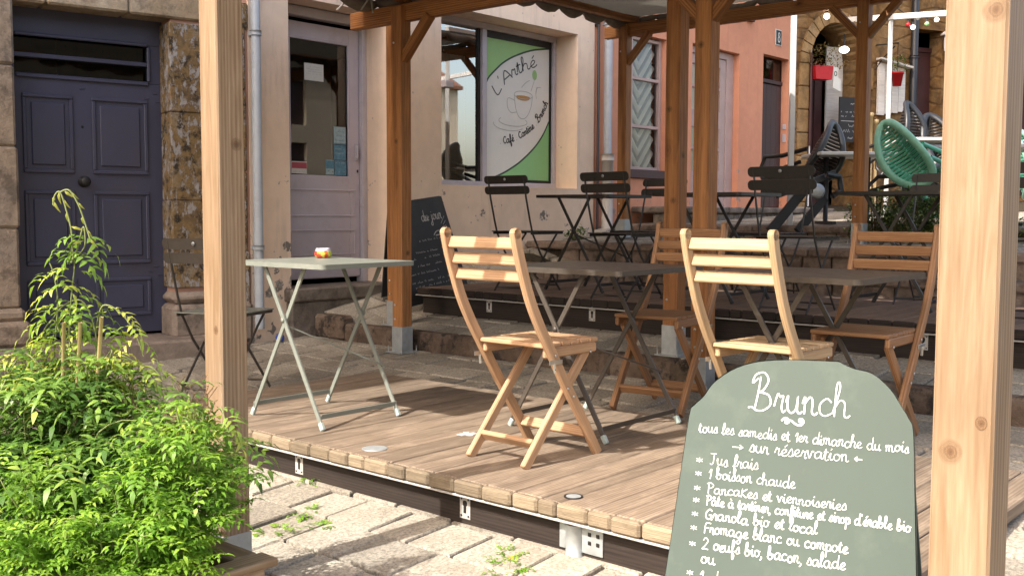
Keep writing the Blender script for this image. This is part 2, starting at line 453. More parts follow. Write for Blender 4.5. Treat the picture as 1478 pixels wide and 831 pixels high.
def paving_mat():
    t = NT('paving_stone'); g = t.attr('g').outputs['Vector']; p = t.pos()
    n1 = t.noise(g, 3.0, 4, .6); sp = t.noise(p, 75, 3, .8); sp2 = t.vor(p, 60)
    c = t.ramp(n1, [(.25, (.25, .224, .18)), (.55, (.33, .298, .245)), (.8, (.38, .35, .295))])
    c = t.mix(1.0, c, t.ramp(sp, [(.38, .62), (.50, 1.0), (.63, 1.28)]), 'MULTIPLY')
    c = t.mix(t.ramp(sp2, [(.10, .55), (.2, 0)]), c, (.16, .12, .085))
    d = t.noise(p, 2.2, 6, .7); c = t.mix(t.ramp(d, [(.5, 0), (.75, .55)]), c, (.17, .135, .10))
    tone = t.attr('tone').outputs['Fac']
    vm = t.n('ShaderNodeVectorMath', operation='SCALE'); t.l(c, vm.inputs[0]); t.l(tone, vm.inputs['Scale'])
    t.set(vm.outputs[0], .85, spec=.25); t.bump(t.math('ADD', sp, t.math('MULTIPLY', n1, 1.2)), .55, .006); MT['paving'] = t.m
paving_mat()
def ground_mat():
    t = NT('ground_earth'); p = t.pos(); n = t.noise(p, 26, 6, .7); d = t.noise(p, 1.7, 4)
    c = t.ramp(n, [(.3, (.025, .020, .014)), (.7, (.075, .06, .04))])
    c = t.mix(t.ramp(d, [(.5, 0), (.62, .5)]), c, (.045, .055, .02))
    t.set(c, .95, spec=.1); t.bump(n, .6, .01); MT['ground'] = t.m
ground_mat()
def leaf_mat(key, stops, rough=.42, trans=.32, tcol=None):
    t = NT(key); tone = t.attr('tone').outputs['Fac']
    c = t.ramp(tone, stops)
    n = t.noise(t.obj(), 60, 2); c = t.mix(.35, c, t.ramp(n, [(.3, .8), (.7, 1.2)]), 'MULTIPLY')
    t.set(c, rough, spec=.45)
    tr = t.n('ShaderNodeBsdfTranslucent'); t.l(t.mix(1.0, c, (1.6, 1.7, .9), 'MULTIPLY'), tr.inputs[0])
    mx = t.n('ShaderNodeMixShader'); mx.inputs[0].default_value = trans
    t.l(t.b.outputs[0], mx.inputs[1]); t.l(tr.outputs[0], mx.inputs[2]); t.l(mx.outputs[0], t.out.inputs[0]); MT[key] = t.m
leaf_mat('jasmine_leaf', [(0, (.025, .065, .016)), (.4, (.085, .175, .034)), (.7, (.22, .34, .06)), (1, (.50, .50, .11))])
leaf_mat('herb_leaf', [(0, (.045, .115, .014)), (.5, (.135, .275, .028)), (1, (.28, .42, .055))], .5, .38)
leaf_mat('hedge_leaf', [(0, (.02, .045, .012)), (.5, (.08, .15, .03)), (1, (.38, .42, .18))])
leaf_mat('dry_leaf', [(0, (.10, .065, .03)), (1, (.32, .22, .10))])
plain('stem_green', (.16, .19, .06), .6); plain('stem_brown', (.17, .10, .055), .7); plain('flower_yellow', (.75, .5, .02), .6)
plain('flower_pink', (.5, .12, .16), .6)
def glass_mat(key, ior=1.5, tint=(.85, .88, .87), boost=1.0):
    t = NT(key); t.t.nodes.remove(t.b)
    fr = t.n('ShaderNodeFresnel'); fr.inputs[0].default_value = ior
    f = t.math('MINIMUM', t.math('MULTIPLY', fr.outputs[0], boost), 1.0)
    tr = t.n('ShaderNodeBsdfTransparent'); tr.inputs[0].default_value = (*tint, 1)
    gl = t.n('ShaderNodeBsdfGlossy'); gl.inputs['Roughness'].default_value = .015; gl.inputs[0].default_value = (1, 1, 1, 1)
    mx = t.n('ShaderNodeMixShader'); t.l(f, mx.inputs[0]); t.l(tr.outputs[0], mx.inputs[1]); t.l(gl.outputs[0], mx.inputs[2])
    t.l(mx.outputs[0], t.out.inputs[0]); MT[key] = t.m
glass_mat('window_glass', 1.75, (.8, .82, .80), 4.0)
glass_mat('door_glass', 1.5, (.85, .86, .84), 1.6)
glass_mat('dark_glass', 1.5, (.25, .25, .25), 1.0)
glass_mat('jar_glass', 1.45, (.9, .9, .85), 1.0)
def lamp_mat(key, col, s):
    t = NT(key); t.set((.9, .9, .85), .4); t.b.inputs['Emission Color'].default_value = (*col, 1); t.b.inputs['Emission Strength'].default_value = s; t.m.cycles.emission_sampling = 'NONE'; MT[key] = t.m
lamp_mat('bulb_white', (1, .93, .75), 2.0)
lamp_mat('lamp_globe', (1, .95, .85), 1.6)
def pot_mat():
    t = NT('painted_pot'); p = t.obj(); z = t.sep(p)[2]
    n = t.noise(p, 26, 2, .5)
    c = t.ramp(n, [(.36, (.50, .05, .03)), (.44, (.62, .26, .04)), (.5, (.62, .55, .08)), (.6, (.35, .45, .06)), (.68, (.62, .50, .30))], 'CONSTANT')
    c = t.mix(t.ramp(z, [(.036, 0), (.040, 1)]), c, (.62, .58, .68)); t.set(c, .25); MT['pot'] = t.m
pot_mat()
def tile_mat():
    t = NT('roof_tiles'); p = t.pos(); w = t.n('ShaderNodeTexWave', bands_direction='X'); w.inputs['Scale'].default_value = 4; t.l(p, w.inputs['Vector'])
    n = t.noise(p, 5, 4); t.set(t.mix(.6, t.ramp(n, [(.3, (.25, .10, .06)), (.7, (.40, .19, .11))]), w.outputs['Color'], 'MULTIPLY'), .9); t.bump(w.outputs['Fac'], .8, .05); MT['tiles'] = t.m
tile_mat()

def knot_mat():
    t = NT('knot_wood'); p = t.obj()
    v = t.n('ShaderNodeVectorMath', operation='LENGTH'); nz = t.n('ShaderNodeTexNoise'); nz.inputs['Scale'].default_value = 55; t.l(p, nz.inputs['Vector'])
    a = t.n('ShaderNodeVectorMath', operation='SCALE'); t.l(nz.outputs['Color'], a.inputs[0]); a.inputs['Scale'].default_value = .008
    b = t.n('ShaderNodeVectorMath', operation='ADD'); t.l(p, b.inputs[0]); t.l(a.outputs[0], b.inputs[1])
    c_ = t.n('ShaderNodeVectorMath', operation='SUBTRACT'); t.l(b.outputs[0], c_.inputs[0]); c_.inputs[1].default_value = (.004, .004, .004); t.l(c_.outputs[0], v.inputs[0])
    r = t.math('MULTIPLY', v.outputs['Value'], 40.0)
    t.set(t.ramp(r, [(.0, (.10, .045, .02)), (.2, (.14, .07, .03)), (.3, (.24, .14, .07)), (.42, (.11, .055, .025)), (.5, (.27, .17, .09)), (.68, (.17, .09, .04)), (.8, (.28, .18, .10))]), .65)
    tr = t.n('ShaderNodeBsdfTransparent'); mx = t.n('ShaderNodeMixShader')
    t.l(t.ramp(r, [(.0, .65), (.38, .5), (.5, .32), (.7, .26), (.95, 0)]), mx.inputs[0]); t.l(tr.outputs[0], mx.inputs[1]); t.l(t.b.outputs[0], mx.inputs[2]); t.l(mx.outputs[0], t.out.inputs[0]); MT['knot'] = t.m
knot_mat()
# ------------------------------------------------------------------ terrain
TER = [(-40, -3.2), (1.9, -.235), (2.7, -.185), (4.33, -.02), (5.22, .02), (5.24, .135), (5.8, .19), (7.6, .34), (7.62, .53), (7.95, .54), (7.97, .72), (9.28, .78), (9.3, .88), (14, 1.05), (40, 2.4)]
STR = [(-40, -3.2), (0, -.34), (1.5, -.24), (3.3, -.055), (4.3, -.01), (5.22, .035), (5.24, .20), (6.1, .38), (8.8, .80), (9.2, .86), (14, 1.12), (40, 2.4)]
def zt(x, y): return lerp(pw(x, TER), pw(x, STR), sm(6.12, 6.55, y))
xs = [-150, -60, -25, -10, -4, -1.5]+[i*.15 for i in range(0, 100)]+[15.2, 17, 20, 30, 60, 150]
xs = sorted(set([round(x, 3) for x in xs]+[5.22, 5.24, 7.6, 7.62, 7.95, 7.97, 9.28, 9.3]))
ys = [-150, -50, -20, -8, -4]+[-2+i*.2 for i in range(0, 40)]+[6.1, 6.15, 6.2, 6.3, 6.35, 6.4, 6.5, 6.55, 6.6, 6.7, 6.9, 7.2, 7.6, 8.2]+[9.5, 14, 40, 150]
mb = MB()
vs = [(x, y, zt(x, y)-.030) for x in xs for y in ys]; ny = len(ys)
fs = [(i*ny+j, (i+1)*ny+j, (i+1)*ny+j+1, i*ny+j+1) for i in range(len(xs)-1) for j in range(ny-1)]
mb.add(vs, fs, smooth=False)
tag(mb.build('ground', MT['ground']), kind='structure')

def stone_slab(mb, x0, x1, y0, y1, zf, tone):
    j = lambda a: R.uniform(-a, a)
    dz = R.uniform(-.004, .004)
    cs = [(x0+j(.006), y0+j(.006)), (x1+j(.006), y0+j(.006)), (x1+j(.006), y1+j(.006)), (x0+j(.006), y1+j(.006))]
    cx, cy = (x0+x1)/2, (y0+y1)/2
    lo, mi, hi = [], [], []
    for (x, y) in cs:
        z = zf(x, y)+dz+j(.0025)
        ix, iy = x+(cx-x)*.022, y+(cy-y)*.03
        lo.append((x, y, z-.05)); mi.append((x, y, z-.007)); hi.append((ix, iy, z))
    off = (R.uniform(0, 50), R.uniform(0, 50), 0)
    v = lo+mi+hi; f = [(8, 9, 10, 11)]
    for a in (0, 4):
        for k in range(4): f.append((a+k, a+(k+1) % 4, a+4+(k+1) % 4, a+4+k))
    mb.add(v, f, [(p[0]+off[0], p[1]+off[1], p[2]) for p in v], tone)
mb = MB(); x = .15; row = 0
while x < 13.5:
    wx = .25+R.uniform(-.02, .02); nxt = x+wx
    for b0, b1 in ((5.158, 5.292), (7.575, 7.78), (7.925, 8.13), (9.265, 9.47)):
        if x < b0 < x+wx: wx = b0-x; nxt = b1
    y = -1.2 if x > 2 else .2
    y += R.uniform(0, .2)
    while y < 6.62:
        ly = R.uniform(.19, .33)
        x1, y1 = x+wx-R.uniform(.013, .021), y+ly-R.uniform(.013, .021)
        y1 = min(y1, 6.64)
        zz = [zt(a, b) for a in (x, x1) for b in (y, y1)]
        crosses = any(x < s < x1 for s in (5.23, 7.61, 7.96, 9.29)) 
        under = (2.95 < x and x1 < 4.2 and 1.15 < y and y1 < 4.8) or (6.0 < x and x1 < 7.4 and y1 < 5.9)
        far = x > 7.6 and y < 2.0
        if wx > .09 and not crosses and max(zz)-min(zz) < .2 and not under and not far and y1-y > .06:
            stone_slab(mb, x, x1, y, y1, zt, R.choice((.78, .9, 1.0, 1.05, 1.12))*R.uniform(.94, 1.06))
        y += ly
    x = nxt; row += 1
tag(mb.build('paving', MT['paving']), kind='structure')

# low kerb between the two paved levels
mb = MB(); y = .4
while y < 6.55:
    L = R.uniform(.35, .8); y1 = min(y+L, 6.6); tp = zt(5.26, (y+y1)/2)+.005
    mb.box((5.225+R.uniform(-.008, .008), (y+y1)/2, tp-.09), (.13, y1-y-.004, .19), rotz(R.uniform(-.015, .015)), .022, R.uniform(.8, 1.15), 1); y += L
tag(mb.build('kerb', MT['kerb_stone']), kind='structure')
# rough stone risers of the steps behind the upper deck
def riser(x, z0, z1, y0, y1, name):
    m1 = MB(); y = y0
    while y < y1:
        L = R.uniform(.16, .34)
        m1.box((x+.06+R.uniform(-.008, .008), y+L/2, (z0+z1)/2-.045), (.12, L-.012, z1-z0+.02), None, .016, R.uniform(.8, 1.2), 1); y += L
    y = y0
    while y < y1:
        L = R.uniform(.6, 1.1)
        m1.box((x+.13, y+L/2, z1-.028), (.34, L-.008, .07), None, .014, R.uniform(.9, 1.2), 1); y += L
    return tag(m1.build(name, MT['block_stone']), kind='structure')
riser(7.58, .34, .53, .6, 6.25, 'step')
riser(7.93, .54, .72, .6, 6.25, 'step')
riser(9.27, .70, .885, 3.9, 6.0, 'step')

# ------------------------------------------------------------------ houses
def wall_front(mb, M, L, zb, H, ops, depth, arch=None):
    """front wall in local (x along, y up, z outward) with rectangular openings (x0,x1,y0,y1[,depth])"""
    xs_ = sorted(set([0, L]+[o[0] for o in ops]+[o[1] for o in ops])); ys_ = sorted(set([zb, H]+[o[2] for o in ops]+[o[3] for o in ops]))
    P = lambda x, y, z=0: M @ Vector((x, y, z))
    for x0, x1 in zip(xs_, xs_[1:]):
        for y0, y1 in zip(ys_, ys_[1:]):
            cx, cy = (x0+x1)/2, (y0+y1)/2
            if any(o[0] < cx < o[1] and o[2] < cy < o[3] for o in ops): continue
            mb.quad(P(x0, y0), P(x1, y0), P(x1, y1), P(x0, y1))
    for o in ops:
        x0, x1, y0, y1 = o[:4]; d = -(o[4] if len(o) > 4 else depth)
        if arch is not None and o is arch[1]: continue
        if arch is None or o is not arch[0]:
            mb.quad(P(x0, y1), P(x1, y1), P(x1, y1, d), P(x0, y1, d))
        mb.quad(P(x0, y0), P(x0, y1), P(x0, y1, d), P(x0, y0, d))
        mb.quad(P(x1, y1), P(x1, y0), P(x1, y0, d), P(x1, y1, d))
        mb.quad(P(x1, y0), P(x0, y0), P(x0, y0, d), P(x1, y0, d))
def house_shell(mb, M, L, zb, H, D, cap=True):
    P = lambda x, y, z=0: M @ Vector((x, y, z))
    mb.quad(P(0, zb), P(0, H), P(0, H, -D), P(0, zb, -D)); mb.quad(P(L, H), P(L, zb), P(L, zb, -D), P(L, H, -D))
    mb.quad(P(L, zb, -D), P(0, zb, -D), P(0, H, -D), P(L, H, -D))
    mb.quad(P(0, H), P(L, H), P(L, H, -D), P(0, H, -D))
def roof_part(M, L, H, D, parent, over=.45):
    m1 = MB(); P = lambda x, y, z=0: M @ Vector((x, y, z))
    a, b, c, d, e, f = P(-.1, H, over), P(L+.1, H, over), P(L+.1, H+1.6, -D/2), P(-.1, H+1.6, -D/2), P(L+.1, H, -D-over), P(-.1, H, -D-over)
    dn = Vector((0, 0, -.12))
    m1.quad(a, b, c, d); m1.quad(d, c, e, f); m1.quad(b+dn, a+dn, f+dn, e+dn); m1.quad(a+dn, b+dn, b, a)
    m1.add([a, d, f], [(0, 1, 2)]); m1.add([b, c, e], [(0, 2, 1)])
    part(m1, 'roof', MT['tiles'], parent)
def room(parent, M, x0, x1, y0, y1, d0, d1):
    m1 = MB(); c = [M @ Vector((x, y, -z)) for z in (d0, d1) for y in (y0, y1) for x in (x0, x1)]
    m1.quad(c[4], c[5], c[7], c[6]); m1.quad(c[0], c[2], c[6], c[4]); m1.quad(c[1], c[5], c[7], c[3]); m1.quad(c[0], c[4], c[5], c[1]); m1.quad(c[2], c[3], c[7], c[6])
    return part(m1, 'room', MT['interior'], parent)
def lbox(mb, M, x0, x1, y0, y1, z0, z1, ch=.003, tone=1.0, axis=0):
    """box given in the facade's local coordinates"""
    r = M.to_3x3()
    mb.box(M @ Vector(((x0+x1)/2, (y0+y1)/2, (z0+z1)/2)), (x1-x0, y1-y0, z1-z0), r, ch, tone, axis)
def panel(mb, M, x0, x1, y0, y1, z, w=.022, h=.012, inner=.03):
    """moulded door panel: raised bead and field"""
    lbox(mb, M, x0, x1, y1-w, y1, z, z+h, .005); lbox(mb, M, x0, x1, y0, y0+w, z, z+h, .005)
    lbox(mb, M, x0, x0+w, y0+w+.001, y1-w-.001, z, z+h*.95, .005); lbox(mb, M, x1-w, x1, y0+w+.001, y1-w-.001, z, z+h*.95, .005)
    if inner: lbox(mb, M, x0+w+inner, x1-w-inner, y0+w+inner, y1-w-inner, z-.004, z+h*.75, .009)
def house(name, label, o, ang, L, zb, H, D):
    e = Vector((math.cos(rad(ang)), math.sin(rad(ang)), 0)); u = Vector((0, 0, 1)); n_ = e.cross(u)
    return thing(name, label, 'house', (0, 0, 0)), frame(o, e, u, n_)

# ---- cafe
ch, MC = house('cafe_house', 'beige plastered café house with lilac glazed door and shop window', (4.65, 6.69, 0), 0, 4.35, -.4, 9.4, 5)
D_ = (.37, 1.395, .36, 2.68, .31); W_ = (2.05, 4.06, 1.26, 2.86, .31)
up1, up2 = (.8, 1.7, 4.4, 5.9, .2), (2.7, 3.6, 4.4, 5.9, .2)
mb = MB(); wall_front(mb, MC, 4.35, -.4, 9.4, [D_, W_, up1, up2], .31); house_shell(mb, MC, 4.35, -.4, 9.4, 5)
part(mb, 'wall', MT['cafe_plaster'], ch); roof_part(MC, 4.35, 9.4, 5, ch); room(ch, MC, .2, 4.2, .3, 3.0, .40, 4.2)
for o in (up1, up2):
    m1 = MB(); lbox(m1, MC, o[0]-.02, o[0]+.43, o[2], o[3], -.02, .03); lbox(m1, MC, o[0]+.46, o[1]+.02, o[2], o[3], -.02, .03); part(m1, 'shutter', MT['frame_paint'], ch)
# door: frame, leaf, glass
fr = MB()
lbox(fr, MC, .371, .45, .40, 2.60, -.36, -.27); lbox(fr, MC, 1.345, 1.394, .40, 2.60, -.36, -.26); lbox(fr, MC, .371, 1.394, 2.602, 2.679, -.36, -.25)
lbox(fr, MC, .36, 1.385, 2.68, 2.70, -.3, -.23)
fro = part(fr, 'door_frame', MT['frame_paint'], ch)
lf = MB()
lbox(lf, MC, .452, .60, .445, 2.565, -.345, -.305); lbox(lf, MC, 1.235, 1.34, .445, 2.565, -.345, -.305)
lbox(lf, MC, .601, 1.234, 2.44, 2.565, -.344, -.306); lbox(lf, MC, .601, 1.234, .445, 1.315, -.344, -.306)
panel(lf, MC, .55, 1.285, .97, 1.20, -.306, .014, .008, 0); panel(lf, MC, .55, 1.285, .64, .86, -.306, .014, .008, 0)
lbox(lf, MC, .47, 1.33, .45, .575, -.306, -.293, .004)
lbox(lf, MC, .602, 1.233, 2.425, 2.44, -.325, -.302, .004); lbox(lf, MC, 1.221, 1.234, 1.316, 2.424, -.325, -.302, .004); lbox(lf, MC, .601, .614, 1.316, 2.424, -.325, -.302, .004)
dl = part(lf, 'door', MT['lilac_paint'], ch)
m1 = MB(); P = lambda M, x, y, z: M @ Vector((x, y, z))
m1.quad(P(MC, .602, 1.316, -.327), P(MC, 1.233, 1.316, -.327), P(MC, 1.233, 2.424, -.327), P(MC, .602, 2.424, -.327)); part(m1, 'door_glass', MT['door_glass'], dl)
m1 = MB(); lbox(m1, MC, 1.285, 1.312, 1.45, 1.60, -.305, -.290, .004); lbox(m1, MC, 1.29, 1.305, 1.47, 1.58, -.290, -.27, .005); part(m1, 'handle', MT['frame_paint'], dl)
m1 = MB(); lbox(m1, MC, 1.308, 1.324, 1.35, 1.375, -.305, -.296, .003); part(m1, 'lock', MT['dark_iron'], dl)
for zz in (1.05, 1.95): 
    m1 = MB(); lbox(m1, MC, 1.338, 1.352, zz, zz+.09, -.305, -.25, .004); part(m1, 'hinge', MT['frame_paint'], dl)
def scribble(mb, M, x0, x1, y, h, w, z=.001, n=None):
    pts = []; x = x0; k = 0
    while x < x1:
        if R.random() < .16:
            if len(pts) > 1: mb.ribbon(pts, w, M, z)
            pts = []; x += h*.8; continue
        pts.append((x, y+(h*R.uniform(.2, 1) if k % 2 else 0))); x += h*R.uniform(.28, .55); k += 1
    if len(pts) > 1: mb.ribbon(pts, w, M, z)
def sheet(name, label, cat, M, x0, x1, y0, y1, mat, lines=None, band=None, rot=0, group=None):
    t = thing(name, label, cat, M @ Vector(((x0+x1)/2, (y0+y1)/2, 0)), group=group)
    MM = Matrix.Translation(-t.location) @ M
    m1 = MB(); m1.prism([(x0, y0), (x1, y0), (x1, y1), (x0, y1)], .0015, MM); part(m1, 'paper', mat, t)
    if lines:
        m1 = MB()
        for (ya, h) in lines[0]: scribble(m1, MM, x0+(x1-x0)*.1, x1-(x1-x0)*.1, y0+(y1-y0)*ya, (y1-y0)*h, lines[2])
        part(m1, 'print', lines[1], t)
    if band:
        m1 = MB(); m1.prism([(x0+.002, y0+(y1-y0)*band[0]), (x1-.002, y0+(y1-y0)*band[0]), (x1-.002, y0+(y1-y0)*band[1]), (x0+.002, y0+(y1-y0)*band[1])], .0005, MM @ Matrix.Translation((0, 0, .0012))); part(m1, 'band', band[2], t)
    return t
MG = MC @ Matrix.Translation((0, 0, -.3235))
sheet('notice', 'small white notice taped inside the top of the café door glass', 'notice', MG, .77, .97, 2.10, 2.24, MT['paper'], (((.78, .07), (.64, .07), (.5, .07), (.36, .07)), MT['sign_pale'], .0025))
sheet('sticker', 'pale blue sticker on café door glass, topmost of its column', 'sticker', MG, 1.075, 1.205, 1.585, 1.735, MT['sticker_pale'], (((.7, .12), (.45, .12), (.2, .12)), MT['sticker_blue'], .004), (0, .08, MT['sticker_blue']), group='stickers on the café door')
sheet('sticker', 'middle blue sticker of the column on café door glass', 'sticker', MG, 1.075, 1.205, 1.455, 1.58, MT['sticker_blue'], (((.7, .12), (.4, .12)), MT['sticker_pale'], .004), group='stickers on the café door')
sheet('sticker', 'larger blue sticker at the bottom right corner of café door glass', 'sticker', MG, 1.08, 1.21, 1.322, 1.45, MT['sticker_blue'], (((.8, .1), (.2, .1)), MT['sticker_pale'], .004), group='stickers on the café door')
sheet('sticker', 'small dark blue and white sticker left of the sticker column', 'sticker', MG, .985, 1.072, 1.326, 1.45, MT['sticker_pale'], (((.2, .12),), MT['sign_ink'], .005), (.4, .95, MT['sticker_blue']), group='stickers on the café door')
sheet('sticker', 'red and white sticker at the bottom left of café door glass', 'sticker', MG, .63, .785, 1.325, 1.425, MT['paper'], (((.1, .2),), MT['sign_pale'], .004), (.42, .92, MT['sticker_red']), group='stickers on the café door')
# door step
st = MB(); lbox(st, MC, .30, 1.80, .30, .405, -.30, .10, .012); lbox(st, MC, .32, 1.78, -.1, .299, -.30, .07, .012); part(st, 'doorstep', MT['step_stone'], ch)
# inside the door: plant reflected / standing in the hall
# shop window
fr = MB()
lbox(fr, MC, 2.051, 4.059, 1.262, 1.315, -.37, -.28); lbox(fr, MC, 2.051, 4.059, 2.80, 2.858, -.37, -.28)
lbox(fr, MC, 2.051, 2.10, 1.316, 2.799, -.37, -.282); lbox(fr, MC, 4.01, 4.059, 1.316, 2.799, -.37, -.282); lbox(fr, MC, 2.90, 2.965, 1.316, 2.799, -.37, -.279)
lbox(fr, MC, 2.06, 3.75, 2.862, 2.89, -.24, -.20, .004)
wo = part(fr, 'window', MT['frame_paint'], ch)
gm = MB()
for a, b in ((2.10, 2.90), (2.965, 4.01)):
    gm.quad(P(MC, a, 1.315, -.33), P(MC, b, 1.315, -.33), P(MC, b, 2.80, -.33), P(MC, a, 2.80, -.33))
part(gm, 'pane', MT['window_glass'], wo)
m1 = MB(); lbox(m1, MC, 2.965, 2.985, 1.316, 2.799, -.329, -.31, .002); lbox(m1, MC, 3.985, 4.009, 1.316, 2.799, -.329, -.31, .002); lbox(m1, MC, 2.986, 3.984, 1.316, 1.345, -.329, -.31, .002); lbox(m1, MC, 2.986, 3.984, 2.735, 2.799, -.329, -.31, .002)
lbox(m1, MC, 2.868, 2.899, 1.316, 2.799, -.329, -.31, .002)
part(m1, 'gasket', MT['dark_iron'], wo)
m1 = MB(); lbox(m1, MC, 2.045, 2.15, 2.13, 2.19, -.02, .06, .006); part(m1, 'box', MT['frame_paint'], ch)

# ---- blue door house (facade turned 12 degrees)
LB = 4.6; eb = Vector((math.cos(rad(168)), math.sin(rad(168)), 0))
bh, MBl = house('stone_door_house', 'old house with stone surround and weathered navy panelled door', Vector((4.65, 6.70, 0))+eb*LB, -12, LB, -.6, 10.6, 5)
T = lambda t: LB-t
ob = (T(1.64), T(.58), .06, 2.42, .22); ob2 = (1.2, 2.1, 4.6, 6.2, .2)
mb = MB(); wall_front(mb, MBl, LB, -.6, 10.6, [ob, ob2], .22); house_shell(mb, MBl, LB, -.6, 10.6, 5)
part(mb, 'wall', MT['rose_plaster'], bh); roof_part(MBl, LB, 10.6, 5, bh); room(bh, MBl, 1.0, T(.3), 0, 3, .3, 3)
m1 = MB(); lbox(m1, MBl, 1.15, 1.64, 4.6, 6.2, -.03, .03); lbox(m1, MBl, 1.66, 2.15, 4.6, 6.2, -.03, .03); part(m1, 'shutter', MT['navy_paint'], bh)
def rough_block(mb, M, x0, x1, y0, y1, z0, z1, ch=.02, n=(3, 3), amp=.008):
    """stone block with an uneven outline: stacked slightly irregular boxes"""
    for j in range(n[1]):
        a, b = lerp(y0, y1, j/n[1]), lerp(y0, y1, (j+1)/n[1])
        lbox(mb, M, x0+R.uniform(-amp, amp), x1+R.uniform(-amp, amp), a+.001, b-.001, z0, z1+R.uniform(-amp, amp), ch, R.uniform(.9, 1.1))
m1 = MB(); rough_block(m1, MBl, T(.60), T(.30), .45, 2.36, -.22, .03, .006, (1, 3), .004); rough_block(m1, MBl, T(.298), T(.02), .10, 2.52, -.05, .024, .012, (1, 4), .008); part(m1, 'jamb', MT['peeling_stone'], bh, 'right jamb with peeling white paint over blackened stone')
m1 = MB(); rough_block(m1, MBl, T(1.98), T(1.625), .36, 2.50, -.22, .035, .016, (1, 4), .006); lbox(m1, MBl, T(1.99), T(1.60), .27, .36, -.22, .06, .03); lbox(m1, MBl, T(2.0), T(1.575), .10, .275, -.22, .10, .03); part(m1, 'jamb', MT['jamb_stone'], bh, 'left jamb of warm bare stone with flared foot')
m1 = MB(); lbox(m1, MBl, T(.63), T(.28), .08, .33, -.20, .085, .03); lbox(m1, MBl, T(.62), T(.29), .335, .42, -.20, .065, .035); lbox(m1, MBl, T(.275), T(.0), .02, .33, -.05, .055, .03); part(m1, 'jamb_base', MT['base_stone'], bh)
m1 = MB(); r = MBl.to_3x3()
for (a, b, z) in ((1.99, 1.42, .035), (1.415, .88, .04), (.875, .355, .032)): lbox(m1, MBl, T(a), T(b), 2.385+.0*a, 2.60, -.22, z, .014, R.uniform(.9, 1.1))
part(m1, 'lintel', MT['lintel_stone'], bh)
m1 = MB(); lbox(m1, MBl, T(.352), T(-.0), 2.365, 2.56, -.06, .028, .014); part(m1, 'lintel_end', MT['peeling_stone'], bh)
m1 = MB(); lbox(m1, MBl, T(1.9), T(.28), -.25, .105, -.22, .30, .018); part(m1, 'doorstep', MT['base_stone'], bh)
dm = MB(); zf = -.185
lbox(dm, MBl, T(1.64), T(.575), .125, 1.93, -.235, zf, .002)
lbox(dm, MBl, T(1.64), T(.575), 2.205, 2.42, -.235, zf, .002); lbox(dm, MBl, T(.685), T(.576), 1.931, 2.204, -.235, zf+.001, .002); lbox(dm, MBl, T(1.639), T(1.585), 1.931, 2.204, -.235, zf+.001, .002)
lbox(dm, MBl, T(1.584), T(.686), 2.055, 2.085, -.235, zf-.004, .003)
for (a, b) in ((1.545, 1.215), (1.09, .70)):
    for (z0, z1) in ((1.27, 1.81), (.63, 1.15), (.25, .53)): panel(dm, MBl, T(a), T(b), z0, z1, zf, .026, .016, .03)
lbox(dm, MBl, T(1.58), T(.69), 1.915, 1.945, zf, zf+.018, .006); lbox(dm, MBl, T(1.58), T(.69), 2.195, 2.22, zf, zf+.018, .006); lbox(dm, MBl, T(.695), T(.672), 1.945, 2.195, zf, zf+.017, .006)
for (t_, z_) in ((.64, 1.86), (.70, 1.82), (.62, 1.80), (.66, .60), (.70, .565), (.63, .535), (1.15, 1.86)):
    lbox(dm, MBl, T(t_+.018), T(t_-.018), z_, z_+.012, zf, zf+.006, .003)
do = part(dm, 'door', MT['navy_paint'], bh)
m1 = MB(); m1.quad(P(MBl, T(1.584), 1.931, -.225), P(MBl, T(.686), 1.931, -.225), P(MBl, T(.686), 2.204, -.225), P(MBl, T(1.584), 2.204, -.225)); part(m1, 'transom_glass', MT['dark_glass'], do)
m1 = MB(); MK = frame(P(MBl, T(1.155), 1.215, zf), MBl.col[0].xyz, MBl.col[1].xyz, MBl.col[2].xyz)
m1.lathe([(.04, 0), (.04, .006), (.016, .01), (.014, .035), (.033, .045), (.036, .06), (.026, .072), (.0, .074)], 16, MK); part(m1, 'door_knob', MT['dark_iron'], do)
m1 = MB(); MK2 = frame(P(MBl, T(1.155), 1.60, zf), MBl.col[0].xyz, MBl.col[1].xyz, MBl.col[2].xyz); m1.lathe([(.009, 0), (.009, .004), (0, .004)], 10, MK2); part(m1, 'keyhole', MT['rubber'], do)

# ---- downpipes
def pipe(name, label, x, y, z0, z1, r, mat, low=None):
    t = thing(name, label, 'drainpipe', (x, y, z0))
    m1 = MB(); m1.tube([(0, 0, 0), (0, 0, z1-z0)], r, 12); part(m1, 'pipe', mat, t)
    for k in range(4):
        m1 = MB(); z = .6+k*1.6; m1.tube([(0, 0, z), (0, 0, z+.035)], r*1.22, 12); m1.box((0, .035, z+.017), (.03, .08, .03)); part(m1, 'bracket', mat, t)
    if low: m1 = MB(); m1.tube([(0, 0, -.02), (0, 0, low[0])], r*1.35, 12); m1.tube([(0, 0, low[0]-.05), (0, 0, low[0]+.02)], r*1.6, 12); part(m1, 'lower_pipe', low[1], t)
    return t
pipe('drainpipe', 'pale grey drainpipe beside the stone door surround', 4.665, 6.615, .12, 10.4, .036, MT['downpipe_paint'])
pipe('drainpipe', 'grey drainpipe with thicker white foot between beige and pink houses', 9.13, 6.60, .80, 9.2, .045, MT['downpipe_paint'], (.82, MT['pipe_white']))
pipe('cable_duct', 'thin black cable duct down the right edge of the beige house', 9.035, 6.66, .78, 9.0, .014, MT['pipe_black'])

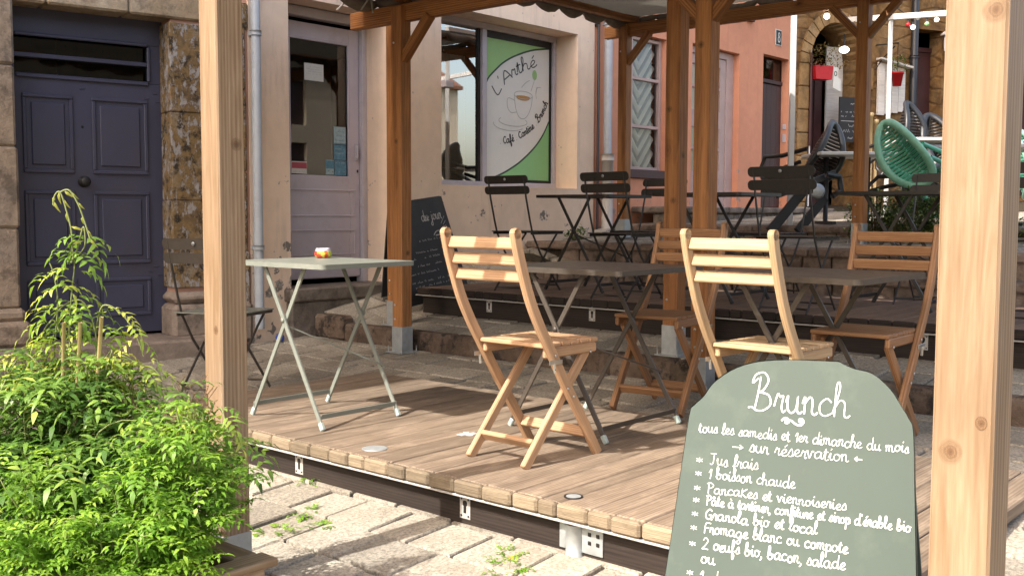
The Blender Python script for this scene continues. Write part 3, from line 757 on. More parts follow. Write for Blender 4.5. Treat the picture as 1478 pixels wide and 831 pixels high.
# ---- pink house
ph, MP = house('pink_house', 'salmon pink house with lace window and two doors', (9.0, 6.705, 0), 0, 4.65, 0, 9.0, 5)
ow = (.62, 1.42, 1.50, 3.02, .12); od = (2.0, 3.16, 1.05, 3.06, .13); od2 = (3.80, 4.55, 1.08, 3.14, .11); ou_ = (1.0, 1.9, 4.9, 6.4, .2)
mb = MB(); wall_front(mb, MP, 4.65, 0, 9.0, [ow, od, od2, ou_], .3); house_shell(mb, MP, 4.65, 0, 9.0, 5); part(mb, 'wall', MT['pink_plaster'], ph); roof_part(MP, 4.65, 9.0, 5, ph); room(ph, MP, .3, 4.6, .9, 3.3, .62, 3)
m1 = MB(); lbox(m1, MP, .95, 1.44, 4.9, 6.4, -.03, .03); lbox(m1, MP, 1.46, 1.95, 4.9, 6.4, -.03, .03); part(m1, 'shutter', MT['pink_frame'], ph)
fr = MB()
for a, b in ((.621, .66), (1.37, 1.419), (.74, .83)): lbox(fr, MP, a, b, 1.502, 3.018, -.12, -.06)
for z in (1.502, 1.98, 2.52, 2.965): lbox(fr, MP, .66, 1.37, z, z+.035, -.12, -.065)
wo = part(fr, 'window', MT['pink_frame'], ph)
m1 = MB()
for a, b in ((.66, .74), (.83, 1.37)): m1.quad(P(MP, a, 1.50, -.10), P(MP, b, 1.50, -.10), P(MP, b, 3.0, -.10), P(MP, a, 3.0, -.10))
part(m1, 'pane', MT['jar_glass'], wo)
m1 = MB(); lbox(m1, MP, .60, 1.44, 1.40, 1.50, -.11, .035, .008); part(m1, 'sill', MT['dark_red_wood'], wo)
# lace curtain with chevron folds
lc = MB(); nx, nz = 36, 90
for a, b in ((.64, .79), (.80, 1.38)):
    vs = []; fs = []; tn_ = []
    for j in range(nz+1):
        for i in range(nx+1):
            u = i/nx; v = j/nz; tri = abs(u-.5)*2
            ph_ = v*9-tri*2.0
            vs.append(MP @ Vector((lerp(a, b, u), 1.50+1.48*v, -.17+.030*math.sin(ph_*2*math.pi)))); tn_.append(.5+.5*math.sin(ph_*2*math.pi))
    for j in range(nz):
        for i in range(nx): fs.append((j*(nx+1)+i, j*(nx+1)+i+1, (j+1)*(nx+1)+i+1, (j+1)*(nx+1)+i))
    lc.add(vs, fs, None, tn_, True)
tag(lc.build('lace_curtain', MT['lace']), 'white lace curtain in chevron folds behind the pink house window', 'curtain')
dm = MB(); lbox(dm, MP, 2.001, 2.05, 1.06, 3.05, -.16, -.08); lbox(dm, MP, 2.98, 3.158, 1.06, 3.05, -.16, -.085); lbox(dm, MP, 2.05, 2.98, 2.97, 3.05, -.16, -.08); part(dm, 'door_frame', MT['pink_frame'], ph)
dm = MB()
for a, b in ((2.052, 2.15), (2.44, 2.55), (2.85, 2.978)): lbox(dm, MP, a, b, 1.07, 2.965, -.15, -.10)
for z0, z1 in ((1.07, 1.55), (1.80, 1.84), (2.08, 2.29), (2.56, 2.60), (2.85, 2.965)): lbox(dm, MP, 2.151, 2.439, z0, z1, -.149, -.102); lbox(dm, MP, 2.551, 2.849, z0, z1, -.149, -.102)
do = part(dm, 'door', MT['pink_frame'], ph)
m1 = MB(); m1.quad(P(MP, 2.151, 1.55, -.125), P(MP, 2.849, 1.55, -.125), P(MP, 2.849, 2.85, -.125), P(MP, 2.151, 2.85, -.125)); part(m1, 'pane', MT['jar_glass'], do)
m1 = MB(); m1.quad(P(MP, 2.14, 1.50, -.17), P(MP, 2.86, 1.50, -.17), P(MP, 2.86, 2.88, -.17), P(MP, 2.14, 2.88, -.17)); part(m1, 'curtain', MT['curtain'], do)
m1 = MB(); lbox(m1, MP, 2.47, 2.61, 1.45, 1.49, -.101, -.085, .004); part(m1, 'letter_slot', MT['dark_iron'], do)
dm = MB(); lbox(dm, MP, 3.80, 4.55, 1.08, 2.78, -.16, -.115)
for k in range(5): lbox(dm, MP, 3.81+k*.147, 3.95+k*.147, 1.10, 2.76, -.115, -.104, .004)
lbox(dm, MP, 3.80, 4.55, 2.79, 2.84, -.16, -.09); do = part(dm, 'door', MT['brown_door'], ph, 'dark brown plank door beside the white frame post')
m1 = MB(); m1.quad(P(MP, 3.8, 2.84, -.12), P(MP, 4.55, 2.84, -.12), P(MP, 4.55, 3.14, -.12), P(MP, 3.8, 3.14, -.12)); part(m1, 'fanlight', MT['dark_glass'], do)
for z in (2.22, 2.06):
    m1 = MB(); m1.box(P(MP, 4.543, z, -.05), (.014, .05, .11 if z < 2.2 else .07), None, .004); part(m1, 'intercom', MT['frame_paint'], ph)
for x in (2.98, 3.30):
    m1 = MB(); lbox(m1, MP, x, x+.16, 3.50, 3.57, 0, .05, .006); part(m1, 'vent', MT['brown_door'], ph)
# house number plaque
t = thing('house_number', 'small dark house number plaque on pink wall above the brown door', 'plaque', (13.205, 6.705, 3.40))
m1 = MB(); m1.box((0, -.008, 0), (.15, .014, .19), None, .004); part(m1, 'plate', MT['dark_iron'], t)
m1 = MB(); m1.box((0, -.006, 0), (.175, .010, .215), None, .004); part(m1, 'border', MT['white_paint'], t)
m1 = MB(); MN = frame((0, -.0155, 0), (1, 0, 0), (0, 0, 1), (0, -1, 0))
for cy, r_ in ((.035, .026), (-.028, .034)): m1.ribbon([(r_*.85*math.cos(a*math.pi/10), cy+r_*math.sin(a*math.pi/10)) for a in range(21)], .016, MN)
part(m1, 'digit', MT['chalk'], t)
# stone plinth along the pink house
m1 = MB(); x = 9.75
while x < 13.5:
    L = R.uniform(.25, .45); m1.box((x+L/2, 6.25, .86), (L-.012, .36, .30), None, .018, R.uniform(.8, 1.2)); x += L
x = 9.7
while x < 13.5:
    L = R.uniform(.7, 1.2); m1.box((x+L/2, 6.36, 1.045), (L-.01, .66, .07), None, .015, R.uniform(.9, 1.15)); x += L
tag(m1.build('pavement', MT['step_stone']), kind='structure')

# ---- stone house with the arch (facade turned 25 degrees)
sh, MS = house('stone_house', 'ochre stone house with dark arched restaurant entrance', (13.66, 6.70, 0), -25, 9.0, .2, 9.2, 5)
oa = (.28, 1.22, .8, 3.12, .55); orr = (2.30, 2.78, 1.0, 3.75, .25); owr = (4.3, 5.6, 1.3, 3.2, .2); owu = (3.4, 4.3, 5, 6.5, .2)
oat = (.28, 1.22, 3.12, 3.80)
mb = MB(); wall_front(mb, MS, 9.0, .2, 9.2, [oa, orr, owr, owu, oat], .5, (oa, oat))
mb2 = MB(); 
mb.f = mb.f; ac, ar, rise = .75, .47, .60
arc = [(ac+ar*math.cos(a), 3.12+rise*math.sin(a)) for a in [math.pi*k/16 for k in range(17)]]
for (a, b) in zip(arc, arc[1:]):
    mb.quad(P(MS, a[0], a[1], 0), P(MS, a[0], 3.80, 0), P(MS, b[0], 3.80, 0), P(MS, b[0], b[1], 0))
    mb.quad(P(MS, a[0], a[1], 0), P(MS, b[0], b[1], 0), P(MS, b[0], b[1], -.55), P(MS, a[0], a[1], -.55))
house_shell(mb, MS, 9.0, .2, 9.2, 5); part(mb, 'wall', MT['ochre_stone'], sh); roof_part(MS, 9.0, 9.2, 5, sh); room(sh, MS, .1, 8.5, .9, 3.9, .60, 3.2)
m1 = MB()
for k in range(15):   # voussoirs
    a0, a1 = math.pi*k/15+.012, math.pi*(k+1)/15-.012
    o_ = [(ac+(ar+q)*math.cos(a), 3.12+(rise+q)*math.sin(a)) for a, q in ((a0, .0), (a0, .17), (a1, .17), (a1, .0))]
    m1.prism([o_[0], o_[1], o_[2], o_[3]], .3, MS @ Matrix.Translation((0, 0, .03)), R.uniform(.85, 1.15))
for k in range(7):
    z0 = .85+k*.325
    lbox(m1, MS, .08+R.uniform(0, .05), .279, z0, z0+.318, -.4, .03, .015, R.uniform(.85, 1.15)); lbox(m1, MS, 1.221, 1.40+R.uniform(0, .06), z0, z0+.318, -.4, .03, .015, R.uniform(.85, 1.15))
part(m1, 'arch', MT['arch_stone'], sh)
dm = MB(); lbox(dm, MS, .285, .33, .9, 3.1, -.52, -.46); lbox(dm, MS, .70, .76, .9, 3.1, -.52, -.46); lbox(dm, MS, .33, .70, .9, 1.5, -.51, -.47)
for k in range(4): lbox(dm, MS, .33+.0925*k-.006, .33+.0925*k+.006, 1.5, 2.72, -.50, -.485, .002)
for k in range(6): lbox(dm, MS, .33, .70, 1.5+.24*k, 1.515+.24*k, -.499, -.484, .002)
lbox(dm, MS, .76, .90, .9, 3.1, -.53, -.44); part(dm, 'door', MT['dark_red_wood'], sh, 'dark red glazed restaurant door')
m1 = MB(); m1.quad(P(MS, .33, 1.5, -.495), P(MS, .70, 1.5, -.495), P(MS, .70, 2.72, -.495), P(MS, .33, 2.72, -.495)); part(m1, 'door_glass', MT['dark_glass'], sh)
m1 = MB(); lbox(m1, MS, .915, 1.22, 1.9, 3.45, -.40, -.37); part(m1, 'white_panel', MT['white_board'], sh)
dm = MB(); lbox(dm, MS, 2.30, 2.78, 1.0, 3.45, -.26, -.22); lbox(dm, MS, 2.36, 2.72, 1.2, 2.2, -.22, -.205); lbox(dm, MS, 2.36, 2.72, 2.3, 3.38, -.22, -.205); lbox(dm, MS, 2.30, 2.78, 3.452, 3.52, -.26, -.20); part(dm, 'shutter', MT['dark_red_wood'], sh, 'tall closed dark red shutter')
m1 = MB()
for k in range(7): m1.bar(P(MS, 2.33+.066*k, 3.52, -.2), P(MS, 2.33+.066*k, 3.74, -.2), .012, .012)
part(m1, 'grille', MT['dark_iron'], sh)
m1 = MB(); lbox(m1, MS, 4.3, 5.6, 1.3, 3.2, -.25, -.2); lbox(m1, MS, 4.9, 5.0, 1.3, 3.2, -.2, -.18); lbox(m1, MS, 4.3, 5.6, 2.2, 2.28, -.2, -.18); part(m1, 'window', MT['dark_red_wood'], sh)
m1 = MB(); a = [P(MS, 3.4, 4.0, .03), P(MS, 7.4, 4.0, .03), P(MS, 7.4, 3.45, 1.0), P(MS, 3.4, 3.45, 1.0)]; m1.quad(*a)
dn = Vector((0, 0, -.22)); m1.quad(a[3], a[2], a[2]+dn, a[3]+dn); part(m1, 'awning', MT['awning_cloth'], sh)

# ---- neighbours outside the photograph (they shade the row and answer in the glass)
nh, MN_ = house('tall_house', 'tall cream house further down the street row', (-14.0, 6.72, 0), 0, 14.0, -3, 11.0, 5)
ops = [(x0, x0+1.0, z0, z0+1.6, .2) for x0 in (1.5, 4.5, 7.5, 10.5) for z0 in (.6, 3.8, 7.0)]
mb = MB(); wall_front(mb, MN_, 14, -3, 11, ops, .2); house_shell(mb, MN_, 14, -3, 11, 5); part(mb, 'wall', MT['cream_plaster'], nh); roof_part(MN_, 14, 11, 5, nh, .0)
for o in ops:
    m1 = MB(); lbox(m1, MN_, o[0], o[1], o[2], o[3], -.22, -.16); part(m1, 'window', MT['frame_paint'], nh)
oh, MO = house('street_house', 'long cream house on the opposite side of the street', (30.0, -15.0, 0), 180, 34, -3, 6.0, 5)
ops = [(x0, x0+1.1, z0, z0+(2.2 if z0 < 2 else 1.5), .2) for x0 in (1.5, 4.5, 7.5, 10.5, 13.5, 16.5, 19.5, 22.5, 25.5) for z0 in (1.2, 4.0)]
mb = MB(); wall_front(mb, MO, 34, -3, 6.0, ops, .2); house_shell(mb, MO, 34, -3, 6.0, 5); part(mb, 'wall', MT['cream_plaster'], oh); roof_part(MO, 34, 6.0, 5, oh, .2)
for o in ops:
    m1 = MB(); lbox(m1, MO, o[0], o[1], o[2], o[3], -.22, -.16); part(m1, 'window', MT['brown_door'], oh)
# ------------------------------------------------------------------ decks
def deck(name, label, x0, x1, y0, y1, z, mat, end, brks, support=None, caps=(), stain=None, corner=0.0, drop=.30):
    t = thing(name, label, 'deck', (x0, y0, z)); W_ = x1-x0; H_ = y1-y0
    bm = MB(); em = MB(); y = 0.0
    while y < H_-.02:
        w = R.choice((.082, .10, .12, .135, .145)); w = min(w, H_-y)
        dz = R.uniform(-.002, .0015); xe = R.uniform(-.004, .004)
        bm.box(((.031+W_)/2, y+w/2, -.025+dz), (W_-.031, w-.005, .05), None, .004, R.uniform(.84, 1.12))
        em.box((.014+xe, y+w/2, -.026), (.030, w-.003, .054), None, .009, R.uniform(.75, 1.15), 1)
        y += w
    part(bm, 'boards', mat, t); part(em, 'board_ends', end, t)
    m1 = MB(); m1.box((.030, H_/2, -.059), (.05, H_, .008), None, .002); part(m1, 'edge_strip', MT['white_strip'], t)
    m1 = MB()
    for xx in (.075, W_-.06): m1.box((xx, H_/2, -.063-drop/2), (.05, H_-.08, drop), None, .004, 1, 1)
    for yy in (.05, H_-.05): m1.box((W_/2, yy, -.063-drop/2), (W_-.2, .05, drop-.004), None, .004)
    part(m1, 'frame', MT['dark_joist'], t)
    for (yy, zz) in brks:
        b = MB(); MBk = frame((.049, yy-y0, zz-z), (0, -1, 0), (0, 0, 1), (-1, 0, 0))
        hw, hh = .027, .043
        def rr(cx, cy, a, c_): return [(cx-a, cy-c_), (cx+a, cy-c_), (cx+a, cy+c_), (cx-a, cy+c_)]
        b.prism(rr(0, 0, hw, hh), .004, MBk)
        bo = part(b, 'bracket', MT['white_strip'], t)
        h = MB(); h.prism([(-.007, -.022), (.007, -.022), (.007, .004), (.011, .010), (.011, .020), (.006, .027), (-.006, .027), (-.011, .020), (-.011, .010), (-.007, .004)], .001, MBk @ Matrix.Translation((0, 0, .0008))); part(h, 'slot', MT['dark_iron'], bo)
        for (a, c_) in ((-.018, .032), (.018, .032), (-.018, -.032), (.018, -.032)):
            h = MB(); h.lathe([(.004, 0), (.004, .002), (0, .002)], 8, MBk @ Matrix.Translation((a, c_, 0))); part(h, 'screw', MT['dark_iron'], bo)
    if support is not None:
        s = MB(); yy = support-y0
        s.tube([(.045, yy, -.07), (.045, yy, -.205)], .032, 14); s.box((.046, yy-.075, -.115), (.005, .09, .10)); s.box((.046, yy+.05, -.115), (.005, .035, .10)); 
        so_ = part(s, 'support_foot', MT['zinc'], t)
        for a in (.06, .095):
            for c_ in (-.09, -.12):
                s = MB(); s.box((.0425, yy-a-.005, c_-.005), (.004, .014, .014)); part(s, 'bolt', MT['dark_iron'], so_)
    for (cx, cy, r_, m_) in caps:
        c = MB(); c.lathe([(r_, 0), (r_, .003), (r_*.93, .0035), (0, .0035)], 20, Matrix.Translation((cx-x0, cy-y0, 0.0))); co = part(c, 'recessed_cap', MT[m_], t)
        if m_ == 'dark_iron':
            c = MB(); c.lathe([(r_*.8, .004), (0, .004)], 20, Matrix.Translation((cx-x0-.004, cy-y0-.004, 0.0)), capb=False); part(c, 'lens', MT['zinc'], co)
    if stain:
        c = MB(); n = 22; o_ = []
        for k in range(n):
            a = 2*math.pi*k/n; r_ = R.uniform(.012, .045) if k % 2 else R.uniform(.02, .06); o_.append((r_*1.2*math.cos(a), r_*math.sin(a)))
        c.prism(o_, .001, Matrix.Translation((stain[0]-x0, stain[1]-y0, .0022))); part(c, 'paint_stain', MT['chalk_dim'], t)
    return t
deck('lower_deck', 'sunlit wooden deck with worn, sunlit-toned front edge under the wooden chairs', 2.757, 4.33, 1.0, 4.93, 0.0, MT['deck_wood'], MT['end_grain'],
     [(3.70, -.115), (2.68, -.115), (1.35, -.115)], 2.15, [(2.87, 2.21, .034, 'dark_iron'), (2.90, 3.30, .055, 'zinc')], (3.37, 3.21))
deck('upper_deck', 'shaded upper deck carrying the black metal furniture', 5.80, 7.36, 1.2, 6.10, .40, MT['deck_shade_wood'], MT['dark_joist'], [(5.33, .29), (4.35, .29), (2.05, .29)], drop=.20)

# ------------------------------------------------------------------ pergolas
def post(parent, x, y, z0, z1, mat, shoe=.18, s=.1):
    m1 = MB(); m1.box((x, y, (z0+shoe-.01+z1)/2), (s, s, z1-z0-shoe+.01), None, .005, R.uniform(.95, 1.06), 2)
    p = part(m1, 'post', mat, parent)
    b = MB(); b.box((x, y, z0+shoe/2+.006), (s+.006, s+.006, shoe), None, .002); b.box((x, y, z0+.004), (s+.07, s+.07, .008), None, .002)
    for a in (-1, 1):
        for c_ in (-1, 1): b.tube([(x+a*(s/2+.02), y+c_*(s/2+.02), z0), (x+a*(s/2+.02), y+c_*(s/2+.02), z0+.05)], .004, 6)
    part(b, 'post_base', MT['zinc'], p)
    for zz in (z0+shoe+.06, z0+shoe+.16, z1-.25):
        b = MB(); b.lathe([(.008, 0), (.008, .004), (0, .006)], 8, frame((x-s/2, y+.02, zz), (0, 0, 1), (0, -1, 0), (-1, 0, 0))); part(b, 'bolt', MT['steel'], p)
    return p
def pergola(name, label, posts, xs_, ys_, zb, mats, canv, rise, over):
    t = thing(name, label, 'pergola', (0, 0, 0))
    zx = lambda x: zb+(rise if x < (xs_[0]+xs_[-1])/2 else 0)
    for (x, y, z0, mk) in posts: post(t, x, y, z0, zx(x)+.10, MT[mk])
    sp = mats
    for x in xs_:
        m1 = MB(); m1.box((x-.02 if x == xs_[0] else x+.02, (ys_[0]+ys_[-1])/2, zx(x)+.06), (.07, ys_[-1]-ys_[0]+2*over, .12), None, .006, R.uniform(.9, 1.1), 1); part(m1, 'beam', sp, t)
    for y in ys_:
        m1 = MB(); m1.bar((xs_[0]-.12, y, zb+rise+.165), (xs_[-1]+.15, y, zb+.165), .07, .085, (0, 0, 1), .006, R.uniform(.9, 1.1)); part(m1, 'beam', sp, t)
    for (x, y, z0, mk) in posts:
        for s in (-1, 1):
            if (s < 0 and y < ys_[0]+.3) or (s > 0 and y > ys_[-1]-.3): continue
            m1 = MB(); m1.bar((x, y+s*.025, zx(x)-.27), (x, y+s*.29, zx(x)+.01), .06, .066, (1, 0, 0), .005); part(m1, 'brace', sp, t)
    # stretched canvas in bays, with a gathered laced edge
    for (x0, x1, y0, y1, z) in canv:
        m1 = MB(); n = 24
        def zz(u, v): return z+rise*(1-u)-.07*(4*u*(1-u))*(4*v*(1-v)) + .012*math.sin(u*19)*math.sin(v*23)
        vs = [(lerp(x0, x1, i/n), lerp(y0, y1, j/n), zz(i/n, j/n)) for i in range(n+1) for j in range(n+1)]
        fs = [(i*(n+1)+j, (i+1)*(n+1)+j, (i+1)*(n+1)+j+1, i*(n+1)+j+1) for i in range(n) for j in range(n)]
        m1.add(vs, fs, smooth=True); c = part(m1, 'canvas', MT['canvas'], t)
        e = MB()
        def edge(a, b, drop):
            a = Vector(a); b = Vector(b); L = (b-a).length; k = max(2, int(L/.33)); pts = []; rs = []
            for i in range(k*8+1):
                u = i/(k*8); w = (u*k) % 1.0
                pts.append(a.lerp(b, u)+Vector((0, 0, -drop-.035*math.sin(w*math.pi)+R.uniform(-.006, .006)))); rs.append(.018+.028*math.sin(w*math.pi)**.8+R.uniform(0, .006))
            e.tube(pts, rs, 8, 1.0)
        edge((x0, y0, z+rise), (x0, y1, z+rise), 0); edge((x1, y0, z), (x1, y1, z), .02); edge((x0, y1, z+rise), (x1, y1, z), .03); edge((x0, y0, z+rise), (x1, y0, z), .03)
        part(e, 'gathered_edge', MT['canvas_edge'], c)
    return t
pergola('pergola', 'nearer wooden pergola with pale front posts around the lower deck',
        [(1.94, 2.94, -.245, 'pine'), (1.845, .56, -.25, 'pine'), (1.94, 5.36, -.21, 'pine'), (5.05, 2.985, .02, 'stained_pine'), (5.02, 5.41, .012, 'stained_pine'), (5.05, .62, .02, 'stained_pine')],
        (1.93, 5.03), (.6, 2.95, 5.4), 2.33, MT['stained_pine'], [(1.86, 5.10, .62, 2.9, 2.53), (1.86, 5.10, 3.0, 5.75, 2.53)], .27, .55)
pergola('pergola', 'further wooden pergola with reddish posts around the upper deck',
        [(5.36, 3.37, .145, 'stained_pine'), (5.36, 5.84, .15, 'stained_pine'), (8.65, 3.6, .74, 'stained_pine'), (8.65, 6.05, .76, 'stained_pine'), (5.36, .95, .145, 'stained_pine'), (8.65, 1.15, .74, 'stained_pine')],
        (5.36, 8.65), (1.0, 3.5, 5.95), 2.76, MT['stained_pine'], [(4.86, 8.72, 1.0, 3.42, 2.95), (4.86, 8.72, 3.55, 6.1, 2.95)], 0, .35)
# knots on the near posts: flat marks in the timber
def knot(px, py, face, off, z, r_, post_):
    n_ = Vector((-1, 0, 0)) if face == 'x' else Vector((0, -1, 0)); a = Vector((0, -1, 0)) if face == 'x' else Vector((1, 0, 0))
    c = Vector((px, py, z))+n_*.0505+a*off
    m1 = MB(); n = 28; m1.add([(0, 0, 0)]+[tuple(a*(r_*math.cos(2*math.pi*k/n))+Vector((0, 0, r_*1.25*math.sin(2*math.pi*k/n)))) for k in range(n)], [(0, 1+k, 1+(k+1) % n) for k in range(n)])
    o = m1.build('knot', MT['knot'], post_); o.location = c
_near = [o for o in C.objects if o.name.split('.')[0] == 'post' and o.parent and 'nearer' in o.parent['label']]
_far = [o for o in C.objects if o.name.split('.')[0] == 'post' and o.parent and 'further' in o.parent['label']]
for (px, py, face, off, z, r_, po) in ((1.94, 2.94, 'y', .018, 1.22, .022, _near[0]), (1.94, 2.94, 'y', -.01, .30, .016, _near[0]), (1.94, 2.94, 'x', .02, .62, .013, _near[0]), (1.845, .56, 'x', -.018, .60, .020, _near[1]), (1.845, .56, 'x', .030, .655, .010, _near[1]), (1.845, .56, 'x', .03, 1.33, .022, _near[1]),
    (5.05, 2.985, 'x', -.01, 1.92, .026, _near[3]), (5.05, 2.985, 'x', .02, .85, .018, _near[3]), (5.02, 5.41, 'y', .01, .72, .020, _near[4]), (5.02, 5.41, 'x', .0, 1.5, .018, _near[4]), (5.36, 3.37, 'x', -.02, 1.62, .026, _far[0]), (5.36, 3.37, 'x', .015, 1.08, .024, _far[0]), (5.36, 3.37, 'y', .0, 1.35, .020, _far[0])):
    knot(px, py, face, off, z, r_, po)
# cord hanging from the beam end
m1 = MB(); m1.tube([(4.9, 5.95, 2.46), (4.9, 5.87, 2.50), (4.92, 5.8, 2.47), (4.93, 5.72, 2.44), (4.93, 5.62, 2.52), (4.93, 5.6, 2.40)], .008, 6)
tag(m1.build('cord', MT['white_strip']), 'short white cord dangling above the café door', 'cord')

# ------------------------------------------------------------------ furniture
def wooden_chair():
    t = thing('wooden_chair', '', 'chair')
    wd = MT['teak_chair']
    prof = [(-.285, .925), (-.275, .88), (-.25, .80), (-.20, .67), (-.14, .56), (-.075, .46), (.0, .345), (.07, .245), (.15, .13), (.235, .0)]
    def cr(pts, n=3):
        o = []
        for i in range(len(pts)-1):
            p0 = pts[max(i-1, 0)]; p1 = pts[i]; p2 = pts[i+1]; p3 = pts[min(i+2, len(pts)-1)]
            for k in range(n):
                u = k/n; o.append(tuple(.5*((2*b)+(-a+c)*u+(2*a-5*b+4*c-d)*u*u+(-a+3*b-3*c+d)*u**3) for a, b, c, d in zip(p0, p1, p2, p3)))
        o.append(pts[-1]); return o
    cp = cr(prof)
    for s in (-1, 1):
        m1 = MB(); m1.sweep([(x, s*.188, z) for x, z in cp], .026, .042, (0, 1, 0), R.uniform(.93, 1.05))
        m1.tube([(cp[0][0]+.001, s*.188-.013, cp[0][1]-.001), (cp[0][0]+.001, s*.188+.013, cp[0][1]-.001)], .0205, 12, 1.0)
        part(m1, 'back_leg', wd, t)
        m1 = MB(); m1.bar((.20, s*.150, .435), (-.185, s*.150, 0.0), .024, .042, (1, 0, .8), .004, R.uniform(.92, 1.05)); part(m1, 'front_leg', wd, t)
        m1 = MB(); m1.bar((-.085, s*.163, .447), (.245, s*.163, .447), .022, .042, (0, 0, 1), .006, R.uniform(.95, 1.05)); part(m1, 'seat_rail', wd, t)
        m1 = MB(); m1.bar((-.10, s*.205, .415), (-.02, s*.205, .412), .003, .018, (0, 0, 1), .001); m1.bar((-.07, s*.204, .41), (-.065, s*.204, .37), .003, .012, (0, 1, 0), .001)
        for (x, z, y) in ((.055, .262, .203), (.2, .43, .176), (-.06, .44, .203), (.02, .3, .203)): m1.lathe([(.006, 0), (.006, .003), (0, .004)], 8, frame((x, s*y, z), (1, 0, 0), (0, 0, -s), (0, s, 0)))
        part(m1, 'hinge', MT['steel'], t)
    for z, x in ((.885, -.268), (.822, -.247), (.758, -.227)):
        m1 = MB(); m1.box((x, 0, z), (.020, .353, .046), Matrix.Rotation(.30, 3, 'Y'), .004, R.uniform(.92, 1.1), 1); part(m1, 'back_slat', wd, t)
    for k in range(6):
        x = -.075+k*.0605; m1 = MB(); m1.box((x, 0, .477), (.053, .346 if k else .345, .018), None, .004, R.uniform(.9, 1.1), 1); part(m1, 'seat_slat', wd, t)
    m1 = MB(); m1.box((-.115, 0, .085), (.022, .277, .044), Matrix.Rotation(-.7, 3, 'Y'), .004, 1, 1); part(m1, 'stretcher', wd, t)
    m1 = MB(); m1.box((.175, 0, .095), (.022, .350, .044), Matrix.Rotation(.6, 3, 'Y'), .004, 1, 1); part(m1, 'stretcher', wd, t)
    return t
wc = wooden_chair()
place(wc, True, (3.245, 2.745, 0), rad(-1), 'pale wooden folding chair standing alone in full sun, mid-deck, seen from behind', 'wooden folding chairs')
place(wc, False, (3.745, 1.935, 0), rad(-2), 'wooden folding chair with sunlit back just behind the green brunch board', 'wooden folding chairs')
place(wc, False, (4.55, 2.90, .012), rad(187), 'shaded wooden folding chair half hidden beside the twin middle posts', 'wooden folding chairs')
place(wc, False, (4.53, 1.82, .012), rad(181), 'shaded wooden folding chair facing us beyond the table beside the big right post', 'wooden folding chairs')
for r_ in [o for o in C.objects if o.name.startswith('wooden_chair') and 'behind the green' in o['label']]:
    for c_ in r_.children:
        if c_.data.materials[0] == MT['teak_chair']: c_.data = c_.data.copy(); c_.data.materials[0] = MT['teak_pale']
# the two shaded chairs: darker copy of the wood, shade put into the colour
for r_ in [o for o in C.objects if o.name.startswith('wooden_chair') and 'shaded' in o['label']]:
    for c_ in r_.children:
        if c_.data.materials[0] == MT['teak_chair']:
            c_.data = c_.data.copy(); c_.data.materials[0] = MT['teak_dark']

def capsule(L, h, n=8):
    o = []; r = h*.42; hl, hh = L/2, h/2
    for cx, cy, a0 in ((hl-r, -hh+r, -90), (hl-r, hh-r, 0), (-hl+r, hh-r, 90), (-hl+r, -hh+r, 180)):
        for k in range(n): a = rad(a0+90*k/(n-1)); o.append((cx+r*math.cos(a), cy+r*math.sin(a)))
    return o
def bistro_chair(mat, seatmat):
    t = thing('bistro_chair', '', 'chair')
    for s in (-1, 1):
        m1 = MB(); m1.sweep([(-.265, s*.175, .875), (-.235, s*.175, .72), (-.19, s*.175, .56), (-.155, s*.175, .45), (-.06, s*.175, .30), (.20, s*.175, 0)], .008, .020, (0, 1, 0)); part(m1, 'back_leg', mat, t)
        m1 = MB(); m1.sweep([(.185, s*.155, .445), (.10, s*.155, .36), (-.21, s*.155, 0)], .008, .020, (0, 1, 0)); part(m1, 'front_leg', mat, t)
    for z, x, w in ((.855, -.262, .425), (.775, -.247, .435)):
        m1 = MB(); m1.prism(capsule(w, .062), .006, frame((x-.006, 0, z), (0, -1, 0), Vector((-.2, 0, 1)).normalized(), Vector((-1, 0, -.2)).normalized())); part(m1, 'back_slat', mat, t)
    m1 = MB(); m1.lathe([(.011, 0), (.011, .002), (0, .002)], 12, frame((-.278, 0, .858), (0, -1, 0), (-.2, 0, .98), (-.98, 0, -.2))); part(m1, 'badge', MT['zinc'], t)
    for k in range(5):
        m1 = MB(); m1.box((-.155+k*.083, 0, .462), (.072, .405, .007), None, .002, 1, 1); part(m1, 'seat_slat', seatmat, t)
    m1 = MB()
    for s in (-1, 1): m1.bar((-.19, s*.185, .45), (.22, s*.185, .45), .006, .020)
    m1.tube([(.22, -.185, .45), (.22, .185, .45)], .006, 6)
    part(m1, 'seat_frame', mat, t)
    m1 = MB(); m1.tube([(-.19, -.155, .03), (-.19, .155, .03)], .006, 6); part(m1, 'stretcher', mat, t)
    m1 = MB(); m1.tube([(.17, -.175, .04), (.17, .175, .04)], .006, 6); part(m1, 'stretcher', mat, t)
    return t
